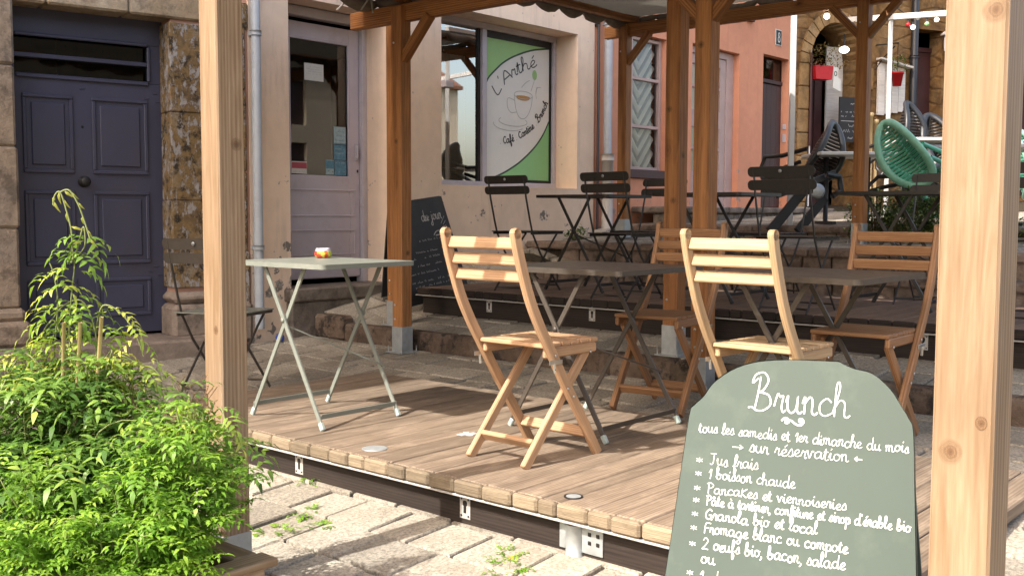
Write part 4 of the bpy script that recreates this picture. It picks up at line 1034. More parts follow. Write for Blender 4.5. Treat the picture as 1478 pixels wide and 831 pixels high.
def bistro_table(mat, Lx=.58, Ly=.70, h=.768, foot='foot_plastic'):
    t = thing('bistro_table', '', 'table')
    m1 = MB(); m1.prism([(x, y) for x, y in [(Lx/2-.03+.03*math.cos(a), Ly/2-.03+.03*math.sin(a)) for a in [rad(k*18) for k in range(6)]]+[(-Lx/2+.03-.03*math.sin(a), Ly/2-.03+.03*math.cos(a)) for a in [rad(k*18) for k in range(6)]]+[(-Lx/2+.03-.03*math.cos(a), -Ly/2+.03-.03*math.sin(a)) for a in [rad(k*18) for k in range(6)]]+[(Lx/2-.03+.03*math.sin(a), -Ly/2+.03-.03*math.cos(a)) for a in [rad(k*18) for k in range(6)]]], .022, Matrix.Translation((0, 0, h)))
    part(m1, 'tabletop', mat, t)
    xo = Lx/2-.055
    for sx in (-1, 1):
        for sy in (-1, 1):
            x = sx*xo+sy*.008
            m1 = MB(); m1.bar((x, -sy*.145, h-.02), (x, sy*.272, .03), .010, .022, (0, 1, 0), .001); m1.lathe([(.012, 0), (.012, .004), (0, .005)], 10, frame((x+sx*.006, 0, h-.275), (0, 1, 0), (0, 0, sx), (sx, 0, 0))); lg = part(m1, 'leg', mat, t)
            m1 = MB(); m1.box((x, sy*.277, .02), (.020, .024, .04), Matrix.Rotation(sy*.5, 3, 'X'), .004); part(m1, 'foot', MT[foot], lg)
    for sy in (-1, 1):
        m1 = MB(); m1.box((0, sy*.262, .062), (2*xo, .006, .022), None, .001); part(m1, 'stretcher', mat, t)
    m1 = MB(); m1.bar((-xo, 0, h-.30), (xo, -.18, .24), .016, .008, (0, 0, 1)); part(m1, 'brace', mat, t)
    return t
gt = bistro_table(MT['grey_metal']); place(gt, True, (3.22, 4.03, 0), 0, 'pale grey folding bistro table with a painted pot on it', 'folding bistro tables')
bt = bistro_table(MT['brown_metal'], .70, .76, .757); place(bt, True, (3.93, 2.90, 0), 0, 'dark brown folding table between two wooden chairs, left of the twin posts', 'folding bistro tables')
place(bt, False, (4.10, 1.93, 0), 0, 'dark brown folding table with sunlit edge behind the brunch board', 'folding bistro tables')
kt = bistro_table(MT['black_metal'], .62, .70, .745, 'rubber')
GK = 'black tables on the upper deck'
place(kt, True, (6.60, 4.90, .40), 0, 'black folding table on the upper deck in front of the beige house corner', GK)
place(kt, False, (6.45, 3.72, .40), 0, 'black folding table on the upper deck just right of the twin posts', GK)
place(kt, False, (6.70, 2.50, .40), 0, 'black folding table with bright edge in front of the mint chair', GK)
bc = bistro_chair(MT['black_metal'], MT['black_metal'])
GC = 'black bistro chairs on the upper deck'
place(bc, True, (6.20, 5.25, .40), rad(2), 'black bistro chair below the green café window sign', GC)
place(bc, False, (6.08, 4.22, .40), rad(-3), 'black bistro chair in front of the dark pergola post by the pink house', GC)
place(bc, False, (6.98, 4.66, .40), rad(180), 'black bistro chair half hidden behind the twin middle posts', GC)
place(bc, False, (7.05, 3.62, .40), rad(178), 'black bistro chair before the pink house door, partly behind another chair', GC)
place(bc, False, (6.02, 2.90, .40), rad(3), 'large black bistro chair seen from behind above the shaded wooden chair', GC)
place(bc, False, (7.13, 2.47, .40), rad(184), 'black bistro chair between the mint chair and the big right post', GC)
place(bc, False, (6.35, 1.72, .40), rad(10), 'black bistro chair showing only at the right edge beyond the big post', GC)
dc = bistro_chair(MT['brown_metal'], MT['grey_metal']); place(dc, True, (3.42, 5.20, -.03), rad(22), 'dark brown bistro chair behind the tall left post, beside the grey table', None)

# pot on the grey table
t = thing('candle_pot', 'small painted glass pot with fruit colours on grey table', 'pot', (3.40, 4.26, .768))
m1 = MB(); m1.lathe([(.030, 0), (.042, .008), (.046, .022), (.042, .036), (.037, .044), (.037, .050), (.033, .050), (.033, .012), (0, .012)], 24); part(m1, 'jar', MT['pot'], t)
m1 = MB(); m1.lathe([(.028, .013), (.028, .032), (0, .032)], 16); part(m1, 'candle', MT['chalk'], t)
# blue ball on the paving
m1 = MB(); m1.lathe([(.034*math.sin(a), .034-.034*math.cos(a)) for a in [math.pi*k/12 for k in range(13)]], 20)
b = m1.build('ball', MT['blue_ball']); b.location = (4.78, 6.52, zt(4.78, 6.52)+.0); tag(b, 'small bright blue ball at the foot of the beige wall', 'ball')

# ------------------------------------------------------------------ stroke lettering
GL = {
'a': (1.0, '.75,.85 .45,1 .12,.7 .1,.25 .32,0 .62,.25 .76,.92 .73,.25 .86,0 1.02,.15'), 'b': (.85, '0,.3 .3,1.3 .3,1.9 .16,2 .1,1.6 .12,.3 .35,0 .65,.3 .6,.8 .4,.95 .3,.7 .6,.75 .85,.85'),
'c': (.78, '.7,.8 .45,1 .12,.65 .15,.15 .42,0 .78,.2'), 'd': (1.0, '.7,.8 .42,1 .1,.6 .15,.15 .4,0 .7,.4 .8,2 .76,.3 .88,0 1.02,.15'), 'e': (.76, '0,.25 .4,.45 .6,.78 .4,1 .13,.6 .2,.1 .48,0 .78,.22'),
'f': (.62, '0,.1 .3,.6 .5,1.6 .36,2 .22,1.5 .2,-.8 .34,-1 .45,-.4 .2,.1 .62,.25'), 'g': (.95, '.7,.85 .42,1 .1,.6 .15,.15 .4,0 .7,.4 .72,.95 .7,-.6 .4,-1 .2,-.7 .7,-.1 .97,.2'),
'h': (.88, '0,.2 .3,1.5 .26,2 .13,1.7 .1,0;.1,.5 .35,.95 .6,.8 .6,.15 .74,0 .9,.15'), 'i': (.46, '0,.3 .2,1 .2,.2 .33,0 .48,.2;  .2,1.38 .3,1.62'), 'j': (.5, '.25,1 .25,-.7 .05,-1 -.15,-.7 .5,.2;.25,1.42 .3,1.5'),
'k': (.8, '.1,0 .1,1.8;.7,1.75 .12,.85 .8,0'), 'K': (.85, '.1,0 .12,1.5;.75,1.5 .12,.75 .8,0'), 'l': (.5, '0,.2 .35,1.3 .3,2 .14,1.7 .13,.3 .3,0 .52,.2'),
'm': (1.14, '0,.6 .12,1 .12,0;.12,.6 .34,1 .48,.8 .48,0;.48,.6 .7,1 .85,.8 .85,.15 1,0 1.16,.15'), 'n': (.8, '0,.6 .12,1 .12,0;.12,.6 .36,1 .52,.8 .52,.15 .66,0 .82,.15'),
'o': (.82, '.5,.96 .18,.85 .1,.25 .38,0 .66,.3 .62,.8 .42,.98 .55,.8 .85,.85'), 'p': (.78, '0,.6 .12,1 .12,-1;.12,.6 .42,1 .65,.7 .55,.1 .3,.0 .14,.2;.55,.1 .8,.2'),
'r': (.62, '0,.3 .16,1.05 .3,.88 .46,.95 .4,.3 .5,0 .64,.15'), 's': (.64, '0,.1 .36,1.05 .52,.5 .45,.05 .14,.02;.45,.05 .66,.2'), 't': (.52, '0,.3 .22,1.6 .2,.2 .34,0 .54,.15;0,1.12 .46,1.16'),
'u': (.88, '0,.6 .1,1 .1,.3 .3,0 .55,.25 .62,1 .62,.2 .75,0 .9,.15'), 'v': (.74, '0,.8 .1,1 .3,0 .56,.95 .76,.9'), 'x': (.7, '0,1 .7,0;.7,1 0,0'),
'B': (1.25, '.2,0 .35,1.1 .42,2;.3,1.9 .0,1.6 .15,2.1 .6,2.25 .85,1.8 .6,1.2 .35,1.08 .9,.95 1.05,.4 .7,.02 .3,-.02 .05,.15 -.15,.1'), 'J': (1.0, '.0,1.7 .8,1.72;.5,1.7 .5,.3 .3,0 .1,.15'),
'P': (.95, '.2,0 .25,1.7;.0,1.6 .5,1.8 .9,1.4 .6,.95 .25,.9'), 'G': (1.1, '.9,1.4 .6,1.7 .2,1.2 .15,.4 .5,0 .85,.3 .9,.7 .55,.7;.9,.7 .88,.0 1.05,.1'), 'F': (.9, '.15,0 .2,1.7 .9,1.75;.2,.95 .7,1'),
'A': (1.0, '.0,0 .5,1.7 1.0,0;.2,.6 .8,.6'), 'L': (.8, '.1,1.7 .1,0 .7,.02'), 'C': (.95, '.85,1.4 .5,1.65 .12,1.1 .12,.5 .45,0 .9,.25'),
'1': (.5, '.05,1.0 .35,1.6 .32,0'), '2': (.9, '.05,1.3 .35,1.75 .7,1.3 .4,.6 .0,.05 .4,.1 .85,.0'), ',': (.35, '.15,.15 .2,-.1 .02,-.4'), "'": (.3, '.12,1.9 .05,1.5'), '.': (.35, '.1,.0 .14,.06'),
'*': (.9, '.4,1.2 .4,.3;.05,1.0 .78,.5;.05,.5 .78,1.0'), '>': (1.4, '0,.5 1.2,.55;.8,.95 1.2,.55 .8,.2'), '<': (1.4, '1.2,.5 .1,.55;.5,.95 .1,.55 .5,.15'), ' ': (.62, ''),
'~': (3.0, '.1,.35 .5,.75 .9,.55 .9,.15 .6,.1 .6,.4 1.2,.45 1.8,.0 2.3,-.05 2.6,.4 2.4,.8 2.1,.7 2.15,.4 2.35,.42'),
}
ACC = {'é': ('e', '.36,1.3 .62,1.65'), 'â': ('a', '.22,1.3 .45,1.6 .66,1.3'), 'à': ('a', '.32,1.62 .56,1.3'), 'ê': ('e', '.15,1.3 .36,1.55 .58,1.3')}
def glyph(c):
    acc = ''
    if c in ACC: c, acc = ACC[c][0], ';'+ACC[c][1]
    a, s = GL[c]; s += acc
    return a, [[tuple(float(q) for q in p.split(',')) for p in st.split()] for st in s.split(';') if st.strip()]
def smooth2(pts, n=5):
    if len(pts) < 3: return pts
    o = []
    for i in range(len(pts)-1):
        p0 = pts[max(i-1, 0)]; p1 = pts[i]; p2 = pts[i+1]; p3 = pts[min(i+2, len(pts)-1)]
        for k in range(n):
            u = k/n; o.append(tuple(.5*((2*b)+(-a+c)*u+(2*a-5*b+4*c-d)*u*u+(-a+3*b-3*c+d)*u**3) for a, b, c, d in zip(p0, p1, p2, p3)))
    o.append(pts[-1]); return o
def write(mb, M, s, u0, u1, v, xh, w, sharp=False, slope=0.0, jit=.0):
    """handwriting between u0 and u1 on baseline v; x-height xh"""
    tot = sum(glyph(c)[0] for c in s); sx = (u1-u0)/tot; x = 0
    for c in s:
        a, st = glyph(c); dy = R.uniform(-jit, jit)*xh; hs = xh*R.uniform(.95, 1.05) if jit else xh; sk = R.uniform(-.03, .07) if jit else 0
        for k in st:
            pts = [(u0+(x+p[0]+sk*p[1])*sx, v+p[1]*hs+dy+slope*(x+p[0])*sx) for p in k]
            mb.ribbon(pts if sharp else smooth2(pts), w*R.uniform(.8, 1.15), M)
        x += a
def write_path(mb, M, s, path, xh, w):
    seg = [math.dist(a, b) for a, b in zip(path, path[1:])]; L = sum(seg)
    tot = sum(glyph(c)[0] for c in s); x = 0
    def at(d):
        for (a, b), l in zip(zip(path, path[1:]), seg):
            if d <= l or l is seg[-1]: u = d/l; return (lerp(a[0], b[0], u), lerp(a[1], b[1], u)), ((b[0]-a[0])/l, (b[1]-a[1])/l)
            d -= l
    path2 = smooth2(path, 8); path = path2; seg = [math.dist(a, b) for a, b in zip(path, path[1:])]; L = sum(seg)
    for c in s:
        a, st = glyph(c)
        o, t_ = at(min(L*.999, max(0, L*(x+a/2)/tot)))
        for k in st:
            pts = [(o[0]+((p[0]-a/2)*t_[0]*L/tot-p[1]*xh*t_[1]), o[1]+((p[0]-a/2)*t_[1]*L/tot+p[1]*xh*t_[0])) for p in k]
            mb.ribbon(smooth2(pts), w, M)
        x += a

# ------------------------------------------------------------------ brunch board
h_ = Vector((.24192, -.97030, 0)); v_ = Vector((.23474, .05853, .97030)); n_ = h_.cross(v_)
P0 = Vector((1.90556, .94010, -.2))
t = thing('brunch_board', 'grey-green sandwich board with white handwritten brunch menu', 'menu board', P0)
MBd = frame((0, 0, 0), h_, v_, n_)
left = [(-.308, 0.0), (-.2738, .4051), (-.2605, .6075), (-.2505, .7647), (-.2414, .7892), (-.2207, .8114), (-.2009, .843), (-.1637, .874), (-.1183, .8944), (-.0651, .9043), (-.0051, .9083)]
right = [(.0682, .9102), (.0859, .9024), (.1049, .8963), (.1407, .8885), (.1772, .859), (.1995, .8274), (.2173, .8001), (.2269, .7724), (.2366, .6392), (.2473, .4872), (.282, 0.0)]
def dense(pts):
    return smooth2(pts, 3)
ol = (dense(left)+dense(right))[::-1]
m1 = MB(); m1.prism(ol, .014, MBd); part(m1, 'front_panel', MT['chalk_green'], t)
m1 = MB(); cx_, cy_ = 0, .45
for (a, b) in zip(ol, ol[1:]+ol[:1]):
    a2, b2 = [(p[0]*1.006+.0, p[1]+(.0026 if p[1] > .5 else 0)) for p in (a, b)]
    pa, pb, pc, pd = [MBd @ Vector((q[0], q[1], z)) for q, z in ((a2, -.002), (b2, -.002), (b2, -.016), (a2, -.016))]
    m1.quad(pa, pb, pc, pd)
part(m1, 'edge', MT['paint_edge'], t)
Mb2 = frame(Vector((-h_.y, h_.x, 0))*.47, h_, Vector((-.23474, -.05853, .97030)), h_.cross(Vector((-.23474, -.05853, .97030))))
m1 = MB(); m1.prism([(p[0]*.93, p[1]*.985) for p in ol], .012, Mb2); part(m1, 'rear_panel', MT['chalk_green'], t)
m1 = MB(); MW = MBd @ Matrix.Translation((0, 0, .0006)); wk = .0018
write(m1, MW, 'Brunch', -.112, .099, .792, .037, .0033)
write(m1, MW, '~', -.045, .012, .768, .016, .0036)
write(m1, MW, 'tous les samedis et 1er dimanche du mois', -.225, .221, .731, .0128, wk, jit=.12)
write(m1, MW, '>', -.146, -.118, .699, .0135, wk, True); write(m1, MW, 'sur réservation', -.108, .103, .699, .0150, wk, jit=.1); write(m1, MW, '<', .113, .133, .701, .0125, wk+.0006, True)
for (txt, u1, v, xh) in (('Jus frais', -.085, .6615, .0142), ('1 boisson chaude', -.003, .6315, .0132), ('Pancakes et viennoiseries'.replace('ak', 'aK'), .105, .5995, .0125), ('Pâte à tartiner, confiture et sirop d\'érable bio', .233, .573, .0120), ('Granola bio et local', .0495, .5425, .0130), ('Fromage blanc ou compote', .1137, .512, .0135), ('2 oeufs bio, bacon, salade', .1105, .4775, .0140)):
    write(m1, MW, '*', -.2255, -.2085, v-.001, .0115, wk, True); write(m1, MW, txt, -.195, u1, v, xh, wk+(.0007 if v < .58 else 0), jit=.1)
write(m1, MW, 'ou', -.196, -.163, .447, .0140, wk+.0006); write(m1, MW, '*', -.2255, -.2085, .413, .012, wk, True); write(m1, MW, '1 dessert', -.195, -.07, .408, .0135, wk+.0006)
part(m1, 'lettering', MT['chalk'], t)

# ------------------------------------------------------------------ window sign
MSg = MC @ Matrix.Translation((2.987, 1.346, -.3225)); sw, shh = .996, 1.388
t = thing('window_sign', 'green and white café sign with teacup drawing in shop window', 'sign', MSg.translation.copy())
Ms = frame((0, 0, 0), MC.col[0].xyz, MC.col[1].xyz, MC.col[2].xyz)
U = lambda pts: [(p[0]*sw, p[1]*shh) for p in pts]
upc = smooth2([(0, .665), (.05, .72), (.16, .785), (.28, .845), (.46, .905), (.72, .965), (1, 1.0)], 6)
loc_ = smooth2([(1, .45), (.90, .345), (.76, .245), (.56, .145), (.40, .085), (.25, .04), (.08, .0)], 6)
m1 = MB(); m1.prism(U([(0, 0), (1, 0), (1, 1), (0, 1)]), .003, Ms @ Matrix.Translation((0, 0, -.0012))); part(m1, 'backing', MT['sign_white'], t)
m1 = MB(); m1.prism(U(list(reversed([(0, 1)]+upc))), .0008, Ms); part(m1, 'green_field', MT['sign_green'], t)
m1 = MB(); m1.prism(U(list(reversed([(1, 0)]+list(reversed(loc_))))), .0008, Ms); part(m1, 'green_field', MT['sign_green_low'], t)
m1 = MB(); m1.ribbon(U(upc), .018, Ms, .0006); m1.ribbon(U(loc_), .018, Ms, .0006); part(m1, 'outline', MT['sign_dark_green'], t)
m1 = MB(); Mt = Ms @ Matrix.Translation((0, 0, .0004))
write_path(m1, Mt, "L'Arthé", U([(.17, .595), (.28, .675), (.42, .745), (.58, .80), (.80, .855)]), .070, .012)
write_path(m1, Mt, '. Café . Cantine . Brunch', U([(.22, .255), (.38, .272), (.56, .315), (.74, .385), (.88, .475), (.985, .59)]), .040, .0115)
part(m1, 'lettering', MT['sign_ink'], t)
m1 = MB(); el = lambda cx, cy, rx, ry, a0=0, a1=360, n=30: [(cx+rx*math.cos(rad(lerp(a0, a1, k/n))), cy+ry*math.sin(rad(lerp(a0, a1, k/n)))) for k in range(n+1)]
for q in (el(.58, .625, .145, .028), smooth2([(.435, .62), (.45, .55), (.48, .49), (.53, .455), (.60, .455), (.66, .49), (.705, .55), (.725, .62)], 5), smooth2([(.44, .58), (.34, .59), (.33, .53), (.38, .49), (.47, .495)], 5), el(.42, .425, .22, .035, 150, 390), el(.36, .40, .24, .045, 170, 330),
          smooth2([(.55, .68), (.62, .72), (.68, .74)], 4), smooth2([(.70, .66), (.74, .72), (.77, .77)], 4), smooth2([(.78, .64), (.80, .69), (.86, .70)], 4), smooth2([(.80, .70), (.78, .655), (.79, .61)], 4)): m1.ribbon(U(q), .006, Mt)
part(m1, 'teacup_drawing', MT['sign_pale'], t)
m1 = MB(); m1.prism(U(el(.575, .605, .105, .020, 180, 360, 14)+el(.575, .612, .11, .010, 0, 180, 10)), .0005, Ms @ Matrix.Translation((0, 0, .0009))); part(m1, 'tea', MT['sign_orange'], t)
m1 = MB(); m1.prism(U([(.76+.038*math.cos(a)*1.0, .785+.037*math.sin(a)) for a in [2*math.pi*k/18 for k in range(18)]]), .0005, Ms @ Matrix.Translation((0, 0, .0009))); part(m1, 'leaf', MT['sign_green'], t)

# curtain and furniture inside the shop window
m1 = MB(); n = 60; vs = []; 
for j in range(2):
    for i in range(n+1): vs.append((7.18+.36*i/n, 7.22+.025*math.sin(i*1.9)+.01*math.sin(i*.7), (1.32, 2.55)[j]))
m1.add(vs, [(i, i+1, n+2+i, n+1+i) for i in range(n)], smooth=True)
tag(m1.build('curtain', MT['curtain']), 'cream curtain hanging inside left pane of the shop window', 'curtain')

# ------------------------------------------------------------------ black menu A-board by the café
t = thing('menu_board', 'black A-frame chalkboard leaning by the café window behind reddish post', 'menu board', (6.13, 6.30, zt(6.13, 6.3)+.005), rad(0), ry=rad(-7))
sl_ = .20
for nm, s in (('front_panel', -1), ('rear_panel', 1)):
    y = Vector((0, -s*sl_, 1)).normalized(); Mq = frame((0, s*.175, 0), (1, 0, 0), y, Vector((1, 0, 0)).cross(y))
    m1 = MB(); m1.prism([(-.36, 0), (.35, 0), (.27, .85), (-.32, .85)], .012, Mq); pp = part(m1, nm, MT['chalk_black'], t)
    if s < 0:
        m1 = MB(); Mw = Mq @ Matrix.Translation((0, 0, .001))
        write(m1, Mw, 'du jour', -.02, .215, .665, .046, .0075)
        for k, (a, b, yy) in enumerate(((-.1, .24, .50), (-.28, .27, .41), (-.28, .22, .36), (-.28, .10, .30), (-.28, .05, .24), (-.28, .20, .17), (-.28, .16, .13), (.0, .22, .08), (-.02, .2, .04))): scribble(m1, Mw, a, b, yy, .018, .0035)
        m1.ribbon(smooth2([(.08, .535), (.12, .565), (.17, .56), (.16, .535), (.10, .53)], 5), .007, Mw); m1.ribbon([(.20, .53), (.20, .59), (.245, .60), (.245, .54), (.20, .53)], .006, Mw); m1.ribbon([(.19, .62), (.245, .68)], .004, Mw); m1.ribbon([(.215, .61), (.25, .64)], .004, Mw); m1.ribbon([(.03, .70), (.05, .67), (.07, .70)], .006, Mw)
        part(m1, 'chalk_writing', MT['chalk_dim'], pp)

# ------------------------------------------------------------------ plants
class Leaves(MB):
    def leaf(self, p, d, n, L, Wd, tone, curl=.25):
        p = Vector(p); d = Vector(d).normalized(); n = Vector(n); n = (n-d*n.dot(d)); n = n.normalized() if n.length > 1e-4 else Vector((0, 0, 1)); s = d.cross(n)
        a = p+d*L*.42+n*L*.05; tip = p+d*L-n*L*curl
        l1 = p+d*L*.35+s*Wd/2+n*Wd*.16; r1 = p+d*L*.35-s*Wd/2+n*Wd*.16
        l2 = p+d*L*.72+s*Wd*.30-n*L*curl*.45+n*Wd*.1; r2 = p+d*L*.72-s*Wd*.30-n*L*curl*.45+n*Wd*.1; b = p+d*L*.74-n*L*curl*.45
        self.add([p, l1, a, r1, l2, b, r2, tip], [(0, 3, 2), (0, 2, 1), (2, 3, 6, 5), (1, 2, 5, 4), (5, 6, 7), (4, 5, 7)], None, tone, True)
    def pinnate(self, p, d, L, pairs, ll, lw, tone, droop=.4, up_=Vector((0, 0, 1))):
        p = Vector(p); d = Vector(d).normalized(); pts = [p]; n = up_
        for k in range(pairs+1):
            d = (d+Vector((0, 0, -droop/pairs))).normalized(); p = p+d*L/(pairs+1); pts.append(p)
            side = d.cross(Vector((0, 0, 1))); side = side.normalized() if side.length > .05 else Vector((1, 0, 0)); nn = side.cross(d)
            f = 1-.25*abs(k/pairs-.4)
            if k < pairs:
                for s in (-1, 1):
                    self.leaf(p, d*.55+side*s*.9+nn*R.uniform(-.1, .3), nn, ll*f*R.uniform(.85, 1.15), lw*R.uniform(.85, 1.2), min(1, max(0, tone+R.uniform(-.12, .12))), R.uniform(.1, .4))
            else: self.leaf(p, d, nn, ll*1.25, lw*1.1, min(1, max(0, tone+R.uniform(-.1, .1))), .3)
        return pts
uR = Vector((math.sin(_ya), -math.cos(_ya), 0)); uF = Vector((math.cos(_ya), math.sin(_ya), 0)); uZ = Vector((0, 0, 1))
# planter
t = thing('planter', 'pale wooden planter box beneath the green plants at left front', 'planter', (.90, 2.26, -.26))
m1 = MB()
for k in range(2):
    for (c, s, ax) in (((.35, .012, .085+k*.165), (.70, .024, .155), 0), ((.35, 1.388, .085+k*.165), (.70, .024, .155), 0), ((.012, .70, .085+k*.165), (.024, 1.35, .155), 1), ((.688, .70, .085+k*.165), (.024, 1.35, .155), 1)): m1.box(c, s, None, .004, R.uniform(.9, 1.1), ax)
part(m1, 'side_boards', MT['pine'], t)
m1 = MB(); m1.box((.35, .02, .335), (.76, .075, .022), None, .004); m1.box((.35, 1.38, .335), (.76, .075, .022), None, .004); m1.box((.02, .70, .3345), (.075, 1.28, .0215), None, .004, 1, 1); m1.box((.68, .70, .3345), (.075, 1.28, .0215), None, .004, 1, 1); part(m1, 'rim', MT['pine'], t)
m1 = MB(); m1.box((.35, .7, .14), (.64, 1.33, .26), None, .01); part(m1, 'soil', MT['soil'], t)
# jasmine
J = Vector((1.30, 2.78, .04))
jt = thing('jasmine', 'tall dark green jasmine bush with twining shoots in the planter', 'plant', J)
sm_, lm = MB(), Leaves()
def arc_stem(a, reach, top, n=10, z0=0.0, wob=.03):
    pts = []; d = Vector((math.cos(a), math.sin(a), 0)); w1 = R.uniform(0, 6)
    for i in range(n+1):
        u = i/n; r = reach*(u**1.15); z = z0+top*(1-(1-u)**1.9)-.18*top*max(0, u-.6)**1.2*2.2*reach
        pts.append(d*r+Vector((wob*math.sin(u*7+w1), wob*math.cos(u*6+w1), z)))
    return pts
for k in range(125):
    a = R.uniform(0, 2*math.pi); reach = R.uniform(.06, .52); top = R.uniform(.26, .60)*(1.0-.42*(reach/.52)**2)
    pts = arc_stem(a, reach, top)
    sm_.tube(pts, [.0035*(1-.6*i/len(pts)) for i in range(len(pts))], 5)
    out = R.random()
    for i in range(2, len(pts)):
        for q in range(2):
            d = (pts[i]-pts[i-1]).normalized(); ang = R.uniform(0, 6.28); rd = Vector((math.cos(ang), math.sin(ang), R.uniform(-.2, .6)))
            tn = R.uniform(.12, .62)+(.12 if i > len(pts)-3 else 0)
            lm.pinnate(pts[i]+Vector((R.uniform(-.02, .02), R.uniform(-.02, .02), 0)), d*.5+rd, R.uniform(.07, .12), R.choice((2, 3)), R.uniform(.030, .046), R.uniform(.010, .0155), tn, .5)
# long shoots climbing above the bush
def shoot(pts, tone, step=.055, ll=.042, lw=.013, pairs=3, thick=.003):
    pts = smooth2([tuple(p) for p in pts], 6); pts = [Vector(p) for p in pts]
    sm_.tube(pts, [thick*(1-.5*i/len(pts)) for i in range(len(pts))], 5)
    L = 0; nxt = step*.5; side = 1
    for a, b in zip(pts, pts[1:]):
        L += (b-a).length
        if L > nxt:
            nxt += step; d = (b-a).normalized(); side = -side; o = uR*side+uF*R.uniform(-.8, .8)
            for s in (1, -1): lm.pinnate(b, o*s+uZ*R.uniform(-.3, .5)+d*.3, R.uniform(.06, .10), pairs, ll*R.uniform(.8, 1.15), lw, min(1, tone+R.uniform(-.15, .18)), .9)
q = lambda u, f, z: uR*u+uF*f+uZ*(z-.04)+ (Vector((1.42, 2.75, 0))-Vector((J.x, J.y, 0)))
shoot([q(-.085, 0, .50), q(-.095, 0, .66), q(-.085, .0, .78), q(-.080, .01, .86), q(-.095, 0, .92)], .72, .045)
shoot([q(-.085, 0, .86), q(-.070, .01, .90), q(-.048, 0, .96), q(-.045, 0, .91), q(-.065, 0, .88)], .6, .05)
for pts in ([q(-.080, 0, .88), q(-.082, 0, .95), q(-.095, .0, 1.01), q(-.11, 0, 1.055), q(-.125, 0, 1.045), q(-.13, 0, 1.02)], [q(-.11, 0, 1.055), q(-.085, 0, 1.06), q(-.06, 0, 1.02), q(-.04, .0, .96), q(-.03, 0, .925)]):
    p2 = [Vector(p) for p in smooth2([tuple(p) for p in pts], 6)]; sm_.tube(p2, .0025, 5)
    for i in range(3, len(p2), 4): lm.leaf(p2[i], (p2[i]-p2[i-1])+uR*R.uniform(-.6, .6)*.02-uZ*.012, uF*-1, R.uniform(.022, .04), .008, R.uniform(.85, 1), .5)
shoot([q(-.15, 0, .45), q(-.14, 0, .60), q(-.125, 0, .75), q(-.135, 0, .83), q(-.145, 0, .86)], .80, .05, .036, .010)
shoot([q(-.03, 0, .5), q(-.02, 0, .62), q(-.03, 0, .70), q(-.06, 0, .755), q(-.11, 0, .74), q(-.15, 0, .69)], .66, .05)
shoot([q(-.03, .02, .66), q(.0, 0, .74), q(.05, 0, .72), q(.09, 0, .66), q(.11, 0, .60)], .78, .05, .036, .010)
shoot([q(-.10, .02, .55), q(-.12, 0, .66), q(-.14, 0, .70), q(-.17, 0, .66), q(-.175, 0, .60)], .86, .045, .034, .009)
shoot([q(-.25, .0, .45), q(-.27, 0, .56), q(-.25, 0, .60), q(-.20, 0, .57), q(-.18, 0, .52)], .9, .05, .034, .009)
shoot([q(.05, .0, .45), q(.08, 0, .54), q(.12, 0, .57), q(.155, 0, .545), q(.16, 0, .50)], .7, .05, .036, .011)
for k in range(16):
    u0 = R.uniform(-.33, .10); z0 = R.uniform(.40, .52); shoot([q(u0, R.uniform(-.1, .1), z0), q(u0+R.uniform(-.05, .05), 0, z0+R.uniform(.05, .12)), q(u0+R.uniform(-.12, .12), 0, z0+R.uniform(.04, .10))], R.uniform(.62, .98), .04, .036, .010)
for k in range(12):
    u0 = R.uniform(.12, .30); z0 = R.uniform(.26, .44); shoot([q(u0, R.uniform(-.1, .1), z0), q(u0+.05, 0, z0+.06), q(u0+R.uniform(.05, .12), -.05, z0+R.uniform(.0, .06))], R.uniform(.45, .8), .045, .038, .012)
part(sm_, 'stems', MT['stem_green'], jt); lo = part(lm, 'foliage', MT['jasmine_leaf'], jt)
dl_ = Leaves(); ds = MB()
for k in range(34):
    u0 = R.uniform(.02, .32); z0 = R.uniform(.40, .52)-.4*max(0, u0-.1); p = q(u0, R.uniform(-.1, .15), z0); pts = [p, p+Vector((R.uniform(-.02, .02), R.uniform(-.02, .02), .04)), p+Vector((R.uniform(-.05, .05), R.uniform(-.04, .04), .07))]
    ds.tube(pts, .0014, 4)
    for w in pts[1:]: dl_.leaf(w, (R.uniform(-1, 1), R.uniform(-1, 1), .4), (0, 0, 1), .018, .006, R.random())
dso = part(ds, 'dry_stems', MT['stem_brown'], jt); part(dl_, 'dry_leaves', MT['dry_leaf'], dso)
for (u, zt_, zb_, tl, lab) in ((-.083, .70, .30, -.03, 'pale bamboo cane, leftmost of three in the jasmine'), (-.038, .70, .28, -.05, 'pale bamboo cane, middle one of three in the jasmine'), (.020, .715, .40, -.05, 'pale bamboo cane, rightmost of three in the jasmine')):
    b = MB(); a = q(u, -.06, zt_); c = q(u+tl, -.05, zb_-.2); b.tube([c+J, c.lerp(a, .5)+J, a+J], .0055, 7); tag(b.build('bamboo_cane', MT['bamboo']), lab, 'cane', 'bamboo canes in the jasmine')
